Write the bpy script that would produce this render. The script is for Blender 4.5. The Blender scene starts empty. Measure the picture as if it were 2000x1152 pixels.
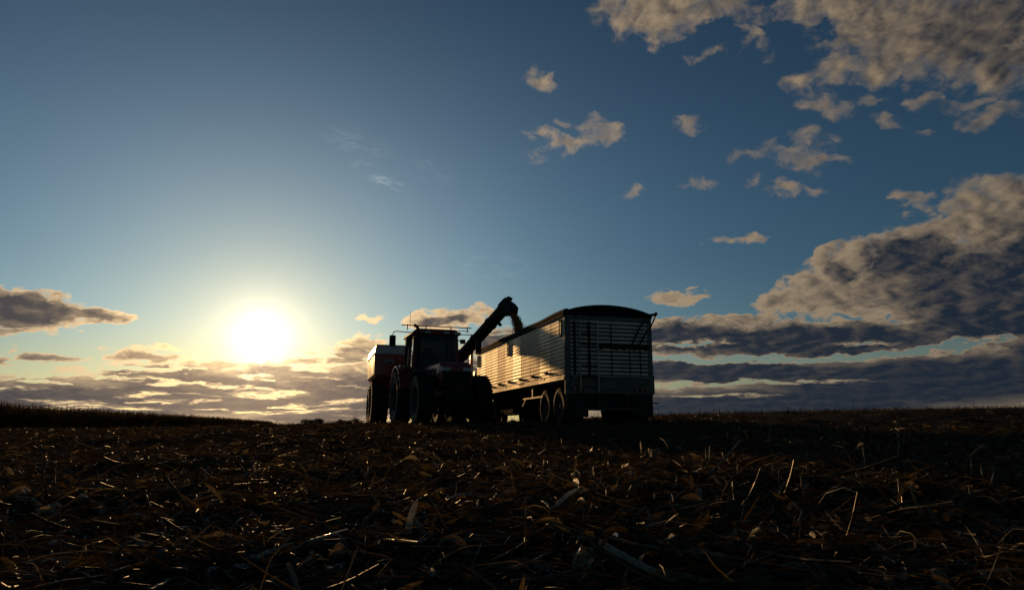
import bpy, bmesh, math, random
import numpy as np
from mathutils import Vector, Matrix
R = math.radians
sc = bpy.context.scene
COL = sc.collection

# ------------------------------------------------------------------ camera
EYE = 0.6
PITCH = 11.04
SUN_AZ, SUN_EL = -20.3, 6.95            # degrees: left of straight ahead, above the horizon
cam = bpy.data.objects.new('camera', bpy.data.cameras.new('camera'))
COL.objects.link(cam)
cam.data.sensor_width = 36
cam.data.lens = 24
cam.data.clip_end = 6000
cam.data.clip_start = 0.05
cam.location = (0, 0, EYE)
cam.rotation_euler = (R(90 + PITCH), 0, 0)
sc.camera = cam
sc.view_settings.view_transform = 'Standard'
sc.view_settings.look = 'None'
sc.view_settings.exposure = -0.4
sc.view_settings.gamma = 1
sc.cycles.max_bounces = 6
sc.cycles.use_adaptive_sampling = True
sc.cycles.adaptive_threshold = 0.02
sc.cycles.adaptive_min_samples = 8

# ------------------------------------------------------------------ sun
sun_dir = Vector((math.sin(R(SUN_AZ)) * math.cos(R(SUN_EL)), math.cos(R(SUN_AZ)) * math.cos(R(SUN_EL)), math.sin(R(SUN_EL))))
sl = bpy.data.lights.new('sun', 'SUN')
sl.energy = 2.1
sl.angle = R(1.1)
sl.color = (1.0, 0.56, 0.21)
so = bpy.data.objects.new('sun', sl)
COL.objects.link(so)
so.location = (0, 0, 50)
so.rotation_euler = sun_dir.to_track_quat('Z', 'Y').to_euler()

# ------------------------------------------------------------------ world: Nishita sky, aureole round the sun, clouds by direction
w = bpy.data.worlds.new('World')
sc.world = w
w.use_nodes = True
SKY_K = 0.07


class Net:
    """small helper that writes node maths"""
    def __init__(s, nt): s.nt = nt
    def n(s, t, **k):
        x = s.nt.nodes.new(t)
        for a, b in k.items(): setattr(x, a, b)
        return x
    def put(s, sock, v):
        if hasattr(v, 'is_output') or isinstance(v, bpy.types.NodeSocket): s.nt.links.new(v, sock)
        elif v is not None: sock.default_value = v
    def m(s, op, a, b=None, c=None, clamp=False):
        x = s.n('ShaderNodeMath', operation=op, use_clamp=clamp)
        for i, v in enumerate((a, b, c)):
            if v is not None: s.put(x.inputs[i], v)
        return x.outputs[0]
    def v(s, op, a, b=None, scale=None):
        x = s.n('ShaderNodeVectorMath', operation=op)
        s.put(x.inputs[0], a)
        if b is not None: s.put(x.inputs[1], b)
        if scale is not None: s.put(x.inputs['Scale'], scale)
        return x.outputs['Value'] if op in ('LENGTH', 'DOT_PRODUCT') else x.outputs[0]
    def comb(s, x, y, z=0.0):
        c = s.n('ShaderNodeCombineXYZ')
        for i, v in enumerate((x, y, z)): s.put(c.inputs[i], v)
        return c.outputs[0]
    def sep(s, v):
        c = s.n('ShaderNodeSeparateXYZ'); s.put(c.inputs[0], v); return c.outputs
    def noise(s, v, scale, detail=6, rough=.55, dist=0.0, lac=2.0, dims='3D', color=False):
        x = s.n('ShaderNodeTexNoise', noise_dimensions=dims)
        s.put(x.inputs['Vector'], v)
        x.inputs['Scale'].default_value = scale; x.inputs['Detail'].default_value = detail
        x.inputs['Roughness'].default_value = rough; x.inputs['Distortion'].default_value = dist
        x.inputs['Lacunarity'].default_value = lac
        return x.outputs['Color'] if color else x.outputs['Fac']
    def mr(s, v, a, b, c=0.0, d=1.0, smooth=True):
        x = s.n('ShaderNodeMapRange', interpolation_type='SMOOTHSTEP' if smooth else 'LINEAR')
        for i, q in enumerate((v, a, b, c, d)): s.put(x.inputs[i], q)
        return x.outputs[0]
    def mix(s, f, a, b, mode='MIX'):
        x = s.n('ShaderNodeMix', data_type='RGBA', blend_type=mode)
        s.put(x.inputs[0], f); s.put(x.inputs[6], a); s.put(x.inputs[7], b)
        return x.outputs[2]


def azel(px, py):
    """direction (azimuth, elevation in degrees) of a place in the sky, noted in 2000 x 1152 units"""
    u, v = (px - 1000) / 1333.0, (576 - py) / 1333.0
    c, s = math.cos(R(PITCH)), math.sin(R(PITCH))
    y, z = c - s * v, s + c * v
    return math.degrees(math.atan2(u, y)), math.degrees(math.atan2(z, math.hypot(u, y)))


def blob_params(b):
    cx, cy, rx, ry, rot, peak = b[:6]
    a, e = azel(cx, cy)
    a1, e1 = azel(cx + 20, cy); a2, e2 = azel(cx, cy - 20)
    sx, sy = math.hypot(a1 - a, e1 - e) / 20, math.hypot(a2 - a, e2 - e) / 20
    tilt = math.atan2(e1 - e, a1 - a)
    return a, e, rx * sx, ry * sy, R(rot) + tilt, peak


# clouds: centre x, y, half width, half height, tilt (anticlockwise), weight, how much of the body lies in its own shade
CLOUDS = [
    # horizon bank, left
    (120, 795, 460, 75, 0, 2.4, 1), (420, 770, 360, 70, -2, 2.3, 1), (650, 780, 260, 85, 8, 2.2, 1), (880, 745, 240, 80, 0, 2.0, 1), (560, 735, 170, 36, -4, 1.6, .9),
    (300, 730, 180, 28, 3, 1.6, .9), (690, 692, 85, 42, 20, 1.4, .7), (975, 668, 85, 32, 8, 1.6, .9), (1060, 690, 140, 60, 0, 1.8, 1),
    (425, 716, 80, 15, 2, 1.3, .6), (590, 706, 75, 15, 6, 1.3, .6), (505, 728, 60, 12, 0, 1.2, .7),
    # left
    (30, 602, 190, 52, -7, 2.2, 1), (-60, 590, 150, 50, 0, 2.0, 1), (165, 613, 110, 24, -6, 1.4, .9), (8, 645, 45, 16, 0, 1.0, .7), (115, 700, 85, 15, -2, 1.2, .8),
    (12, 702, 34, 12, 0, .9, .6), (285, 695, 110, 17, -4, 1.1, .7), (310, 680, 70, 9, -3, .8, .1), (600, 688, 50, 15, 6, .9, .5), (25, 682, 30, 6, 0, .7, .1),
    (715, 618, 40, 10, -3, .75, 0), (880, 622, 120, 28, 4, 1.25, .25), (865, 627, 75, 13, 2, 1.2, .95), (945, 612, 60, 14, 6, .8, .3),
    # bands, right
    (1560, 665, 430, 50, 1, 2.2, 1), (1950, 632, 280, 58, 5, 2.2, 1), (1330, 660, 150, 46, 0, 1.8, 1), (1400, 726, 380, 34, 0, 2.0, 1), (1800, 745, 560, 75, 3, 2.8, 1),
    (1500, 795, 520, 58, 0, 2.6, 1), (2080, 700, 220, 70, 8, 2.0, 1), (1430, 628, 130, 18, 5, 1.0, .3),
    # the big cumulus at right
    (1900, 560, 250, 120, 8, 2.0, .9), (1720, 560, 200, 75, 12, 1.8, .35), (1580, 575, 120, 60, 20, 1.5, .15), (1660, 510, 120, 55, 25, 1.5, .15), (1780, 505, 140, 60, 15, 1.6, .95), (1800, 480, 140, 75, 25, 1.7, .2),
    (1960, 430, 140, 100, 15, 1.8, .3), (1900, 405, 90, 75, 30, 1.4, 0), (1785, 388, 62, 26, 5, .9, 0), (2050, 540, 210, 170, 0, 2.4, 1), (1520, 590, 60, 30, 0, 1.1, 0), (1640, 530, 50, 30, 0, 1.0, .7), (1760, 590, 90, 24, 10, 1.0, .1),
    (1320, 580, 72, 20, 4, 1.0, .1), (1360, 562, 20, 7, 0, .7, 0),
    # top right
    (1290, 15, 165, 85, 0, 1.45, .2), (1215, 20, 85, 80, 0, 1.0, 0), (1270, 80, 60, 34, 0, .9, 0), (1420, 5, 120, 46, -15, 1.0, .3), (1470, 80, 56, 34, -35, .9, .1), (1385, 104, 66, 14, 8, .7, .2),
    (1780, 60, 260, 130, -4, 1.7, .4), (1950, 60, 240, 140, 0, 1.9, .7), (1870, 70, 150, 60, 0, 1.5, .7), (1650, 15, 170, 50, 0, 1.4, .2), (1640, 130, 90, 56, 20, 1.05, 0), (1720, 130, 90, 66, 0, 1.2, .1), (1565, 165, 52, 36, 30, .9, .1),
    (1610, 205, 72, 33, -10, 1.0, .1), (1940, 140, 140, 52, -5, 1.4, .2),
    # small ones
    (1055, 152, 40, 24, -35, .85, 0), (1120, 274, 115, 24, 4, .95, .1), (1175, 257, 68, 36, -10, 1.0, 0), (1065, 265, 52, 19, -5, .9, 0), (1110, 238, 34, 11, 0, .65, 0), (1345, 240, 44, 24, 0, .75, .1),
    (1045, 300, 44, 24, 0, .48, 0), (1560, 300, 130, 40, -5, .72, .2), (1610, 305, 68, 29, -5, .75, .2), (1570, 270, 46, 26, 0, .62, .1), (1365, 357, 62, 24, 5, .8, 0), (1550, 368, 78, 25, 0, .95, 0),
    (1480, 355, 32, 28, 0, .72, 0), (1245, 380, 40, 17, 10, .64, 0), (1435, 465, 84, 17, 3, .85, 0), (1730, 240, 58, 22, -5, .74, .2), (1810, 195, 52, 24, 0, .64, .2), (1800, 268, 46, 14, 0, .58, .2),
    (1930, 225, 100, 36, 20, .82, .3), (1690, 200, 58, 29, 0, .56, .2), (1460, 300, 58, 17, 5, .52, .2), (1630, 270, 36, 15, 0, .42, .2), (1900, 205, 100, 28, 10, .62, .2),
]
# gaps in the banks: where the sky behind shows through
GAPS = [
    (520, 772, 90, 8, -2, 2.0), (380, 748, 240, 6, -5, 1.9), (550, 766, 80, 5, -4, 1.8), (280, 772, 44, 8, 3, 2.0), (395, 783, 30, 7, 8, 2.0), (120, 785, 130, 5, -3, 1.6),
    (690, 783, 56, 9, 4, 2.1), (590, 803, 150, 5, 2, 1.5), (250, 798, 70, 5, -6, 1.5), (500, 735, 40, 10, 0, 1.6), (640, 712, 80, 5, 3, 1.7), (620, 680, 40, 10, 0, 1.0),
    (1450, 702, 300, 9, 0, 2.9), (1700, 694, 200, 10, 3, 2.9), (1850, 676, 170, 12, 7, 2.7), (1500, 746, 240, 5, 1, 2.3), (1340, 750, 90, 6, 1, 2.0), (1400, 773, 150, 3.5, 1, 1.8), (1340, 672, 100, 8, 3, 1.7), (1680, 672, 100, 7, 3, 1.3),
    (1400, 60, 60, 25, -20, .8), (1620, 55, 45, 40, 0, .8), (20, 757, 80, 4, 0, 1.5), (2000, 78, 60, 12, 10, 1.0),
    (980, 655, 60, 5, 5, .8), (960, 690, 60, 9, 5, 1.0), (500, 690, 90, 22, 0, 1.3),
]


def stretch(X, e):
    # cloud layers are seen at a slant near the horizon: their texture is flattened there
    return X.m('ADD', X.m('MULTIPLY', e, .9), X.m('MULTIPLY', X.m('LOGARITHM', X.m('MAXIMUM', X.m('ADD', e, 2.2), 0.2), math.e), 13.0))


def billow(X, v):
    # rounded heaps with creases between them
    acc = None
    for sc_, k in ((.42, .62), (.95, .28), (2.1, .12), (4.6, .05)):
        n = X.noise(v, sc_, 0, .5, dims='2D')
        t = X.m('MULTIPLY', X.m('ABSOLUTE', X.m('SUBTRACT', X.m('MULTIPLY', n, 2.0), 1.0)), k * 1.6)
        acc = t if acc is None else X.m('ADD', acc, t)
    return acc


def build_world():
    nt = w.node_tree
    N = Net(nt)
    bg = nt.nodes['Background']
    sky = N.n('ShaderNodeTexSky', sky_type='NISHITA', sun_disc=False, sun_elevation=R(SUN_EL), sun_rotation=R(SUN_AZ),
              air_density=1.0, dust_density=0.15, ozone_density=3.2)
    # --- node group: cloud density for a point (azimuth, elevation) in degrees
    g = bpy.data.node_groups.new('cloud_density', 'ShaderNodeTree')
    g.interface.new_socket('Vector', in_out='INPUT', socket_type='NodeSocketVector')
    g.interface.new_socket('Density', in_out='OUTPUT', socket_type='NodeSocketFloat')
    g.interface.new_socket('Body', in_out='OUTPUT', socket_type='NodeSocketFloat')
    G = Net(g)
    gi = g.nodes.new('NodeGroupInput'); go = g.nodes.new('NodeGroupOutput')
    P = gi.outputs[0]
    px, py, _ = G.sep(P)
    vy = stretch(G, py)
    q = G.comb(px, vy, 0.0)
    warp = G.v('SUBTRACT', G.noise(q, .36, 3, .55, dims='2D', color=True), (.5, .5, .5))
    wv = G.m('ADD', G.m('MULTIPLY', G.m('MAXIMUM', py, 0.0), .14), .35, clamp=False)
    wv = G.m('MINIMUM', wv, 2.4)
    Pw = G.v('ADD', P, G.v('MULTIPLY', warp, G.comb(3.2, wv, 0.0)))

    def smax(a, b, k=.07):
        x = G.n('ShaderNodeMath', operation='SMOOTH_MAX')
        G.put(x.inputs[0], a); G.put(x.inputs[1], b); x.inputs[2].default_value = k
        return x.outputs[0]
    def field(lst, with_dark):
        acc = dk = None
        for b in lst:
            a, e, rx, ry, rot, pk = blob_params(b)
            mp = G.n('ShaderNodeMapping', vector_type='TEXTURE')
            G.put(mp.inputs[0], Pw)
            mp.inputs['Location'].default_value = (a, e, 0)
            mp.inputs['Rotation'].default_value = (0, 0, rot)
            mp.inputs['Scale'].default_value = (rx, ry, 1)
            gr = G.n('ShaderNodeTexGradient', gradient_type='SPHERICAL')
            G.put(gr.inputs[0], mp.outputs[0])
            val = G.m('MULTIPLY', gr.outputs['Fac'], pk)
            acc = val if acc is None else smax(acc, val)
            if with_dark and b[6] > 0:
                v2 = G.m('MULTIPLY', gr.outputs['Fac'], b[6] * 1.9)
                v2 = G.m('MINIMUM', v2, b[6])
                dk = v2 if dk is None else smax(dk, v2, .1)
        return acc, dk
    base, dark = field(CLOUDS, True)
    gaps, _ = field(GAPS, False)
    gn = G.noise(G.v('ADD', G.comb(px, G.m('MULTIPLY', vy, 1.3), 3.0), warp), 1.15, 5, .62, dims='2D')
    gaps = G.m('MULTIPLY', gaps, G.mr(gn, .34, .66, .25, 1.35))
    st = G.noise(G.v('ADD', G.comb(G.m('MULTIPLY', px, .16), G.m('MULTIPLY', py, 1.7), 7.0), G.v('SCALE', warp, scale=.8)), 1.0, 5, .6, dims='2D')
    br = G.m('MULTIPLY', G.mr(st, .57, .74, 0.0, 1.9), G.m('MULTIPLY', G.mr(py, .6, 1.6), G.m('MULTIPLY', G.mr(py, 7.5, 5.5), G.mr(px, 4.0, -6.0))))
    gaps = G.m('MAXIMUM', gaps, br)
    qw = G.v('ADD', q, G.v('SCALE', warp, scale=1.5))
    fb = G.noise(qw, .50, 8, .63, dims='2D')
    puffs = G.m('SUBTRACT', billow(G, qw), .42)
    nz = G.m('ADD', G.m('MULTIPLY', G.m('SUBTRACT', fb, .5), G.mr(py, 12.0, 20.0, 1.15, 1.55)), G.m('MULTIPLY', puffs, G.mr(py, 12.0, 20.0, .85, .42)))
    presence = G.mr(base, .06, .32)
    body = G.m('SUBTRACT', base, gaps)
    d = G.m('SUBTRACT', G.m('ADD', body, G.m('MULTIPLY', nz, presence)), .10)
    G.put(go.inputs[0], d)
    G.put(go.inputs[1], G.m('SUBTRACT', dark, G.m('MULTIPLY', gaps, .8)))

    # --- world
    tc = N.n('ShaderNodeTexCoord')
    D = N.v('NORMALIZE', tc.outputs['Generated'])
    dx, dy, dz = N.sep(D)
    az = N.m('MULTIPLY', N.m('ARCTAN2', dx, dy), 180 / math.pi)
    el = N.m('MULTIPLY', N.m('ARCSINE', dz), 180 / math.pi)
    p = N.comb(az, el)
    th = N.m('MULTIPLY', N.m('ARCCOSINE', N.m('MINIMUM', N.v('DOT_PRODUCT', D, tuple(sun_dir)), .999999)), 180 / math.pi)

    x = N.n('ShaderNodeGroup'); x.node_tree = g
    N.put(x.inputs[0], p)
    d0, body = x.outputs[0], x.outputs[1]
    def qn(vec):
        a_, e_, _z = N.sep(vec)
        v_ = N.comb(a_, stretch(N, e_))
        return N.m('ADD', billow(N, v_), N.m('MULTIPLY', N.noise(v_, .8, 6, .6, dims='2D'), 1.0))
    # step towards the sun, in degrees
    to = N.v('NORMALIZE', N.v('SUBTRACT', (SUN_AZ, SUN_EL + 9.0, 0), p))
    n0, n1 = qn(p), qn(N.v('ADD', p, N.v('SCALE', to, scale=.7)))
    def expo(k, s): return N.m('MULTIPLY', N.m('EXPONENT', N.m('DIVIDE', th, -s)), k)
    def gauss(k, s):
        t = N.m('DIVIDE', th, s)
        return N.m('MULTIPLY', N.m('EXPONENT', N.m('MULTIPLY', N.m('MULTIPLY', t, t), -1.0)), k)
    def col(rgb, f):
        return N.v('SCALE', rgb, scale=f)
    # clear sky: darker away from the sun, hazy aureole near it
    fall = N.m('ADD', N.mr(th, 50.0, 110.0, .62, .52), expo(1.0, 24.0))
    high = N.mr(el, 8.0, 36.0, 1.0, .28, smooth=False)
    base = N.v('SCALE', N.v('SCALE', sky.outputs[0], scale=SKY_K), scale=N.m('MULTIPLY', fall, N.mr(el, 15.0, 45.0, 1.0, .78)))
    base = N.v('MULTIPLY', base, (.87, 1.0, .99))
    aur = N.v('SCALE', col((.150, .207, .192), gauss(1.0, 22.0)), scale=high)
    lowg = N.mr(el, 14.0, 0.0)
    aur = N.v('ADD', aur, col((.13, .11, .06), N.m('MULTIPLY', lowg, expo(1.6, 22.0))))
    clear = N.v('ADD', base, aur)
    warm = gauss(1.0, 11.0)
    clear = N.v('MULTIPLY', clear, N.v('SUBTRACT', (1, 1, 1), col((-.10, .045, .21), warm)))
    clear = N.v('MULTIPLY', clear, N.v('SUBTRACT', (1, 1, 1), col((0.0, .15, .38), N.m('MULTIPLY', N.mr(el, 9.0, 2.0), gauss(1.0, 52.0)))))
    clear = N.v('ADD', clear, col((.13, .085, .035), N.m('MULTIPLY', N.mr(el, 9.0, 3.0), gauss(1.0, 60.0))))
    # thin high cirrus above the tractor
    cir = N.noise(N.v('MULTIPLY', p, (.8, 2.2, 1)), .55, 7, .65, dist=1.2)
    def one(b):
        a, e, rx, ry, rot, pk = blob_params(b)
        mp = N.n('ShaderNodeMapping', vector_type='TEXTURE'); N.put(mp.inputs[0], p)
        mp.inputs['Location'].default_value = (a, e, 0); mp.inputs['Rotation'].default_value = (0, 0, rot); mp.inputs['Scale'].default_value = (rx, ry, 1)
        gr = N.n('ShaderNodeTexGradient', gradient_type='SPHERICAL'); N.put(gr.inputs[0], mp.outputs[0])
        return N.m('MULTIPLY', gr.outputs['Fac'], pk)
    cm = one((740, 345, 70, 22, -25, 1.0))
    for b in ((700, 280, 90, 35, -15, .45), (830, 330, 70, 30, -20, .35), (950, 520, 120, 40, 0, .3)):
        cm = N.m('MAXIMUM', cm, one(b))
    cirrus = N.m('MULTIPLY', N.mr(cir, .42, .75), cm)
    clear = N.v('ADD', clear, col((.26, .27, .24), cirrus))
    # cloud colour
    slope = N.m('SUBTRACT', n0, n1)
    tt = N.m('SUBTRACT', body, N.m('MULTIPLY', slope, N.m('MULTIPLY', N.mr(el, 2.0, 9.0, .16, .62), N.mr(body, .35, 1.0, 1.0, .40))))
    tt = N.m('SUBTRACT', tt, N.mr(d0, .75, .08, 0.0, .62))
    shade_f = N.mr(tt, -.22, 1.0, smooth=False)
    litc = N.v('ADD', N.v('ADD', col((1.0, .60, .18), expo(1.9, 8.0)), col((.62, .48, .32), expo(1.2, 22.0))), (.265, .20, .135))
    shc = N.v('ADD', N.v('ADD', col((.46, .26, .10), expo(1.0, 7.0)), col((.105, .105, .115), expo(1.0, 15.0))), (.014, .025, .043))
    cloud = N.mix(shade_f, litc, shc)
    alpha = N.mr(d0, -.03, N.mr(el, 9.0, 19.0, .34, 1.05))
    alpha = N.m('MULTIPLY', alpha, N.mr(el, -1.5, -.2))
    skyc = N.mix(alpha, clear, cloud)
    # the sun's own glare, in front of thin cloud, dimmed by thick cloud
    veil = N.m('SUBTRACT', 1.0, N.m('MULTIPLY', N.m('MULTIPLY', alpha, shade_f), .74))
    glare = N.v('ADD', col((1.0, .92, .74), expo(3.2, 1.05)), N.v('ADD', col((1.0, .70, .30), expo(.85, 3.0)), col((1.0, .70, .40), expo(.32, 8.0))))
    skyc = N.v('ADD', skyc, N.v('SCALE', glare, scale=veil))
    fin = N.v('SCALE', skyc, scale=1.0 / SKY_K)
    nt.links.new(fin, bg.inputs[0])
    bg.inputs[1].default_value = SKY_K


build_world()

# ------------------------------------------------------------------ helpers
rng = np.random.default_rng(7)
random.seed(5)


class MB:
    """collects shapes and links them as ONE mesh object"""
    def __init__(s): s.v, s.f = [], []
    def add(s, vs, fs, M=None):
        o = len(s.v)
        for p in vs:
            p = Vector(p)
            s.v.append(tuple(M @ p if M else p))
        s.f += [tuple(i + o for i in f) for f in fs]
        return s
    def box(s, c, size, M=None, taper=1.0):
        x, y, z = (q / 2 for q in size)
        t = taper
        vs = [(-x, -y, -z), (x, -y, -z), (x, y, -z), (-x, y, -z), (-x * t, -y * t, z), (x * t, -y * t, z), (x * t, y * t, z), (-x * t, y * t, z)]
        T = Matrix.Translation(Vector(c))
        if M is not None: T = T @ M.to_4x4()
        return s.add(vs, [(3, 2, 1, 0), (4, 5, 6, 7), (0, 1, 5, 4), (1, 2, 6, 5), (2, 3, 7, 6), (3, 0, 4, 7)], T)
    def bar(s, a, b, wx, wz=None):
        """a rectangular bar from a to b"""
        a, b = Vector(a), Vector(b)
        d = b - a
        q = d.to_track_quat('Y', 'Z').to_matrix()
        return s.box((a + b) / 2, (wx, d.length, wz or wx), q)
    def tube(s, pts, r, n=10, cap=True):
        pts = [Vector(p) for p in pts]
        rs = r if isinstance(r, (list, tuple)) else [r] * len(pts)
        o = len(s.v); vs, fs = [], []
        up = None
        for i, p in enumerate(pts):
            d = (pts[min(i + 1, len(pts) - 1)] - pts[max(i - 1, 0)]).normalized()
            if up is None: up = d.orthogonal().normalized()
            up = (up - d * up.dot(d)).normalized()
            sd = d.cross(up)
            for k in range(n):
                a = 2 * math.pi * k / n
                vs.append(p + (up * math.cos(a) + sd * math.sin(a)) * rs[i])
        for i in range(len(pts) - 1):
            for k in range(n):
                fs.append((i * n + k, i * n + (k + 1) % n, (i + 1) * n + (k + 1) % n, (i + 1) * n + k))
        if cap:
            fs.append(tuple(reversed(range(n)))); fs.append(tuple(range((len(pts) - 1) * n, len(pts) * n)))
        return s.add(vs, fs)
    def lathe(s, prof, c=(0, 0, 0), n=40, closed=False):
        """profile of (x, radius) turned round the X axis"""
        vs, fs = [], []
        m = len(prof)
        for k in range(n):
            a = 2 * math.pi * k / n
            for x, r in prof: vs.append((c[0] + x, c[1] + r * math.cos(a), c[2] + r * math.sin(a)))
        for k in range(n):
            for i in range(m if closed else m - 1):
                j = (i + 1) % m
                fs.append((k * m + i, k * m + j, ((k + 1) % n) * m + j, ((k + 1) % n) * m + i))
        return s.add(vs, fs)
    def prism(s, poly, lo, hi, axis='X'):
        n = len(poly)
        def P(t, q):
            return {'X': (t, q[0], q[1]), 'Y': (q[0], t, q[1]), 'Z': (q[0], q[1], t)}[axis]
        vs = [P(lo, q) for q in poly] + [P(hi, q) for q in poly]
        fs = [tuple(range(n)), tuple(reversed(range(n, 2 * n)))] + [(i, i + n, (i + 1) % n + n, (i + 1) % n) for i in range(n)]
        return s.add(vs, fs)
    def loft(s, a, b):
        n = len(a)
        return s.add(list(a) + list(b), [tuple(range(n)), tuple(reversed(range(n, 2 * n)))] + [(i, (i + 1) % n, (i + 1) % n + n, i + n) for i in range(n)])
    def build(s, name, mat, parent=None, bevel=0.0, smooth=False):
        me = bpy.data.meshes.new(name)
        me.from_pydata(s.v, [], s.f)
        bm = bmesh.new(); bm.from_mesh(me)
        bmesh.ops.recalc_face_normals(bm, faces=bm.faces)
        bm.to_mesh(me); bm.free()
        me.materials.append(mat)
        if smooth:
            me.polygons.foreach_set('use_smooth', [True] * len(me.polygons))
            try: me.set_sharp_from_angle(angle=R(40))
            except Exception: pass
        o = bpy.data.objects.new(name, me)
        COL.objects.link(o)
        if parent: o.parent = parent
        if bevel:
            b = o.modifiers.new('edge', 'BEVEL'); b.width = bevel; b.segments = 2; b.limit_method = 'ANGLE'; b.angle_limit = R(50)
        return o


def tag(o, label, cat, group=None, kind=None):
    if label: o['label'] = label
    if cat: o['category'] = cat
    if group: o['group'] = group
    if kind: o['kind'] = kind
    return o


def thing(name, label, cat, loc, rz=0.0, group=None):
    o = bpy.data.objects.new(name, None)
    COL.objects.link(o)
    o.location = loc; o.rotation_euler = (0, 0, rz)
    o.empty_display_size = .3
    return tag(o, label, cat, group)


def copy_tree(o, parent=None):
    c = o.copy(); COL.objects.link(c)
    if parent: c.parent = parent
    for ch in list(o.children): copy_tree(ch, c)
    return c


def material(name, color, rough=.6, metal=0.0, spec=.5, noise=None, bump=0.0, scale=8.0, coat=0.0, seam=0.0):
    """painted, metal or rubber surface with a little wear: noise = second colour worn in by patches"""
    m = bpy.data.materials.new(name); m.use_nodes = True
    nt = m.node_tree; N = Net(nt); b = nt.nodes['Principled BSDF']
    b.inputs['Base Color'].default_value = (*color, 1); b.inputs['Roughness'].default_value = rough
    b.inputs['Metallic'].default_value = metal; b.inputs['Specular IOR Level'].default_value = spec
    b.inputs['Coat Weight'].default_value = coat; b.inputs['Coat Roughness'].default_value = .15
    tc = N.n('ShaderNodeTexCoord').outputs['Object']
    if noise:
        f = N.mr(N.noise(tc, scale, 6, .65), .42, .72)
        nt.links.new(N.mix(f, (*color, 1), (*noise, 1)), b.inputs['Base Color'])
        nt.links.new(N.m('ADD', N.m('MULTIPLY', N.noise(tc, scale * 2.3, 4, .6), .3), rough - .15), b.inputs['Roughness'])
    if seam:
        y = N.sep(tc)[1]
        u = N.m('DIVIDE', N.m('SUBTRACT', y, .25), seam)
        d = N.m('ABSOLUTE', N.m('SUBTRACT', N.m('FRACT', u), .5))
        wn = N.n('ShaderNodeTexWhiteNoise', noise_dimensions='1D'); nt.links.new(N.m('FLOOR', u), wn.inputs['W'])
        old = b.inputs['Base Color'].links[0].from_socket
        k = N.m('MULTIPLY', N.mr(d, .484, .494, 1.0, .25), N.mr(wn.outputs['Value'], 0, 1, .82, 1.12))
        st = N.noise(N.v('MULTIPLY', tc, (1, 6.0, .5)), 1.6, 5, .65)
        nt.links.new(N.v('SCALE', old, scale=N.m('MULTIPLY', k, N.mr(st, .35, .75, 1.08, .72))), b.inputs['Base Color'])
        nt.links.new(N.m('ADD', N.mr(wn.outputs['Value'], 0, 1, rough - .07, rough + .09), N.m('MULTIPLY', N.noise(tc, 3.0, 4, .6), .1)), b.inputs['Roughness'])
    if bump:
        bp = N.n('ShaderNodeBump'); bp.inputs['Strength'].default_value = bump; bp.inputs['Distance'].default_value = .01
        nt.links.new(N.noise(tc, scale * 5, 4, .6), bp.inputs['Height']); nt.links.new(bp.outputs[0], b.inputs['Normal'])
    return m


# ------------------------------------------------------------------ the lie of the land
WAVES = [(rng.uniform(.6, 9), rng.uniform(0, 6.28), rng.uniform(0, 6.28)) for _ in range(46)]


def land(x, y):
    """smooth height of the field: rises from the camera to a low crest, then on and up to the right"""
    x = np.asarray(x, float); y = np.asarray(y, float)
    yy = np.clip(y, .01, None)
    ramp = np.clip(yy / 19.0, 0, 1); ramp = ramp * (.92 + .08 * ramp)
    t = np.clip(x / np.maximum(yy, 3.0), -1.5, 1.5)
    f = np.where(t > 0, .06 * t / (1 + 1.5 * np.abs(t)), .008 * t)
    far = np.minimum(yy, 150 + .12 * np.clip(yy - 150, 0, 400))
    left = np.clip((-t - .12) / .5, 0, 1)
    return EYE * np.minimum(ramp, 1.0) * (1 - .28 * left * left * (3 - 2 * left)) + far * (.0060 + f) * np.clip((yy - 8) / 22.0, 0, 1) - np.clip(-y, 0, 50) * .01


def bumps(x, y):
    z = 0
    for k, a, p in WAVES:
        z = z + np.sin(k * (x * math.cos(a) + y * math.sin(a)) + p) * .0095 / (.6 + .35 * k)
    return z


def ground(x, y): return land(x, y) + bumps(x, y) * np.clip(1.6 - np.asarray(y, float) / 60, .3, 1)


def ray(px, py):
    u, v = (px - 1000) / 1333.0, (576 - py) / 1333.0
    c, s = math.cos(R(PITCH)), math.sin(R(PITCH))
    return Vector((u, c - s * v, s + c * v))


def on_ground(px, py):
    """the point of the field seen in that direction"""
    d = ray(px, py)
    t = 1.0
    while t < 60:
        p = d * t
        if EYE + p.z < float(ground(p.x, p.y)): break
        t += .02
    return Vector((p.x, p.y, float(ground(p.x, p.y))))

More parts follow.
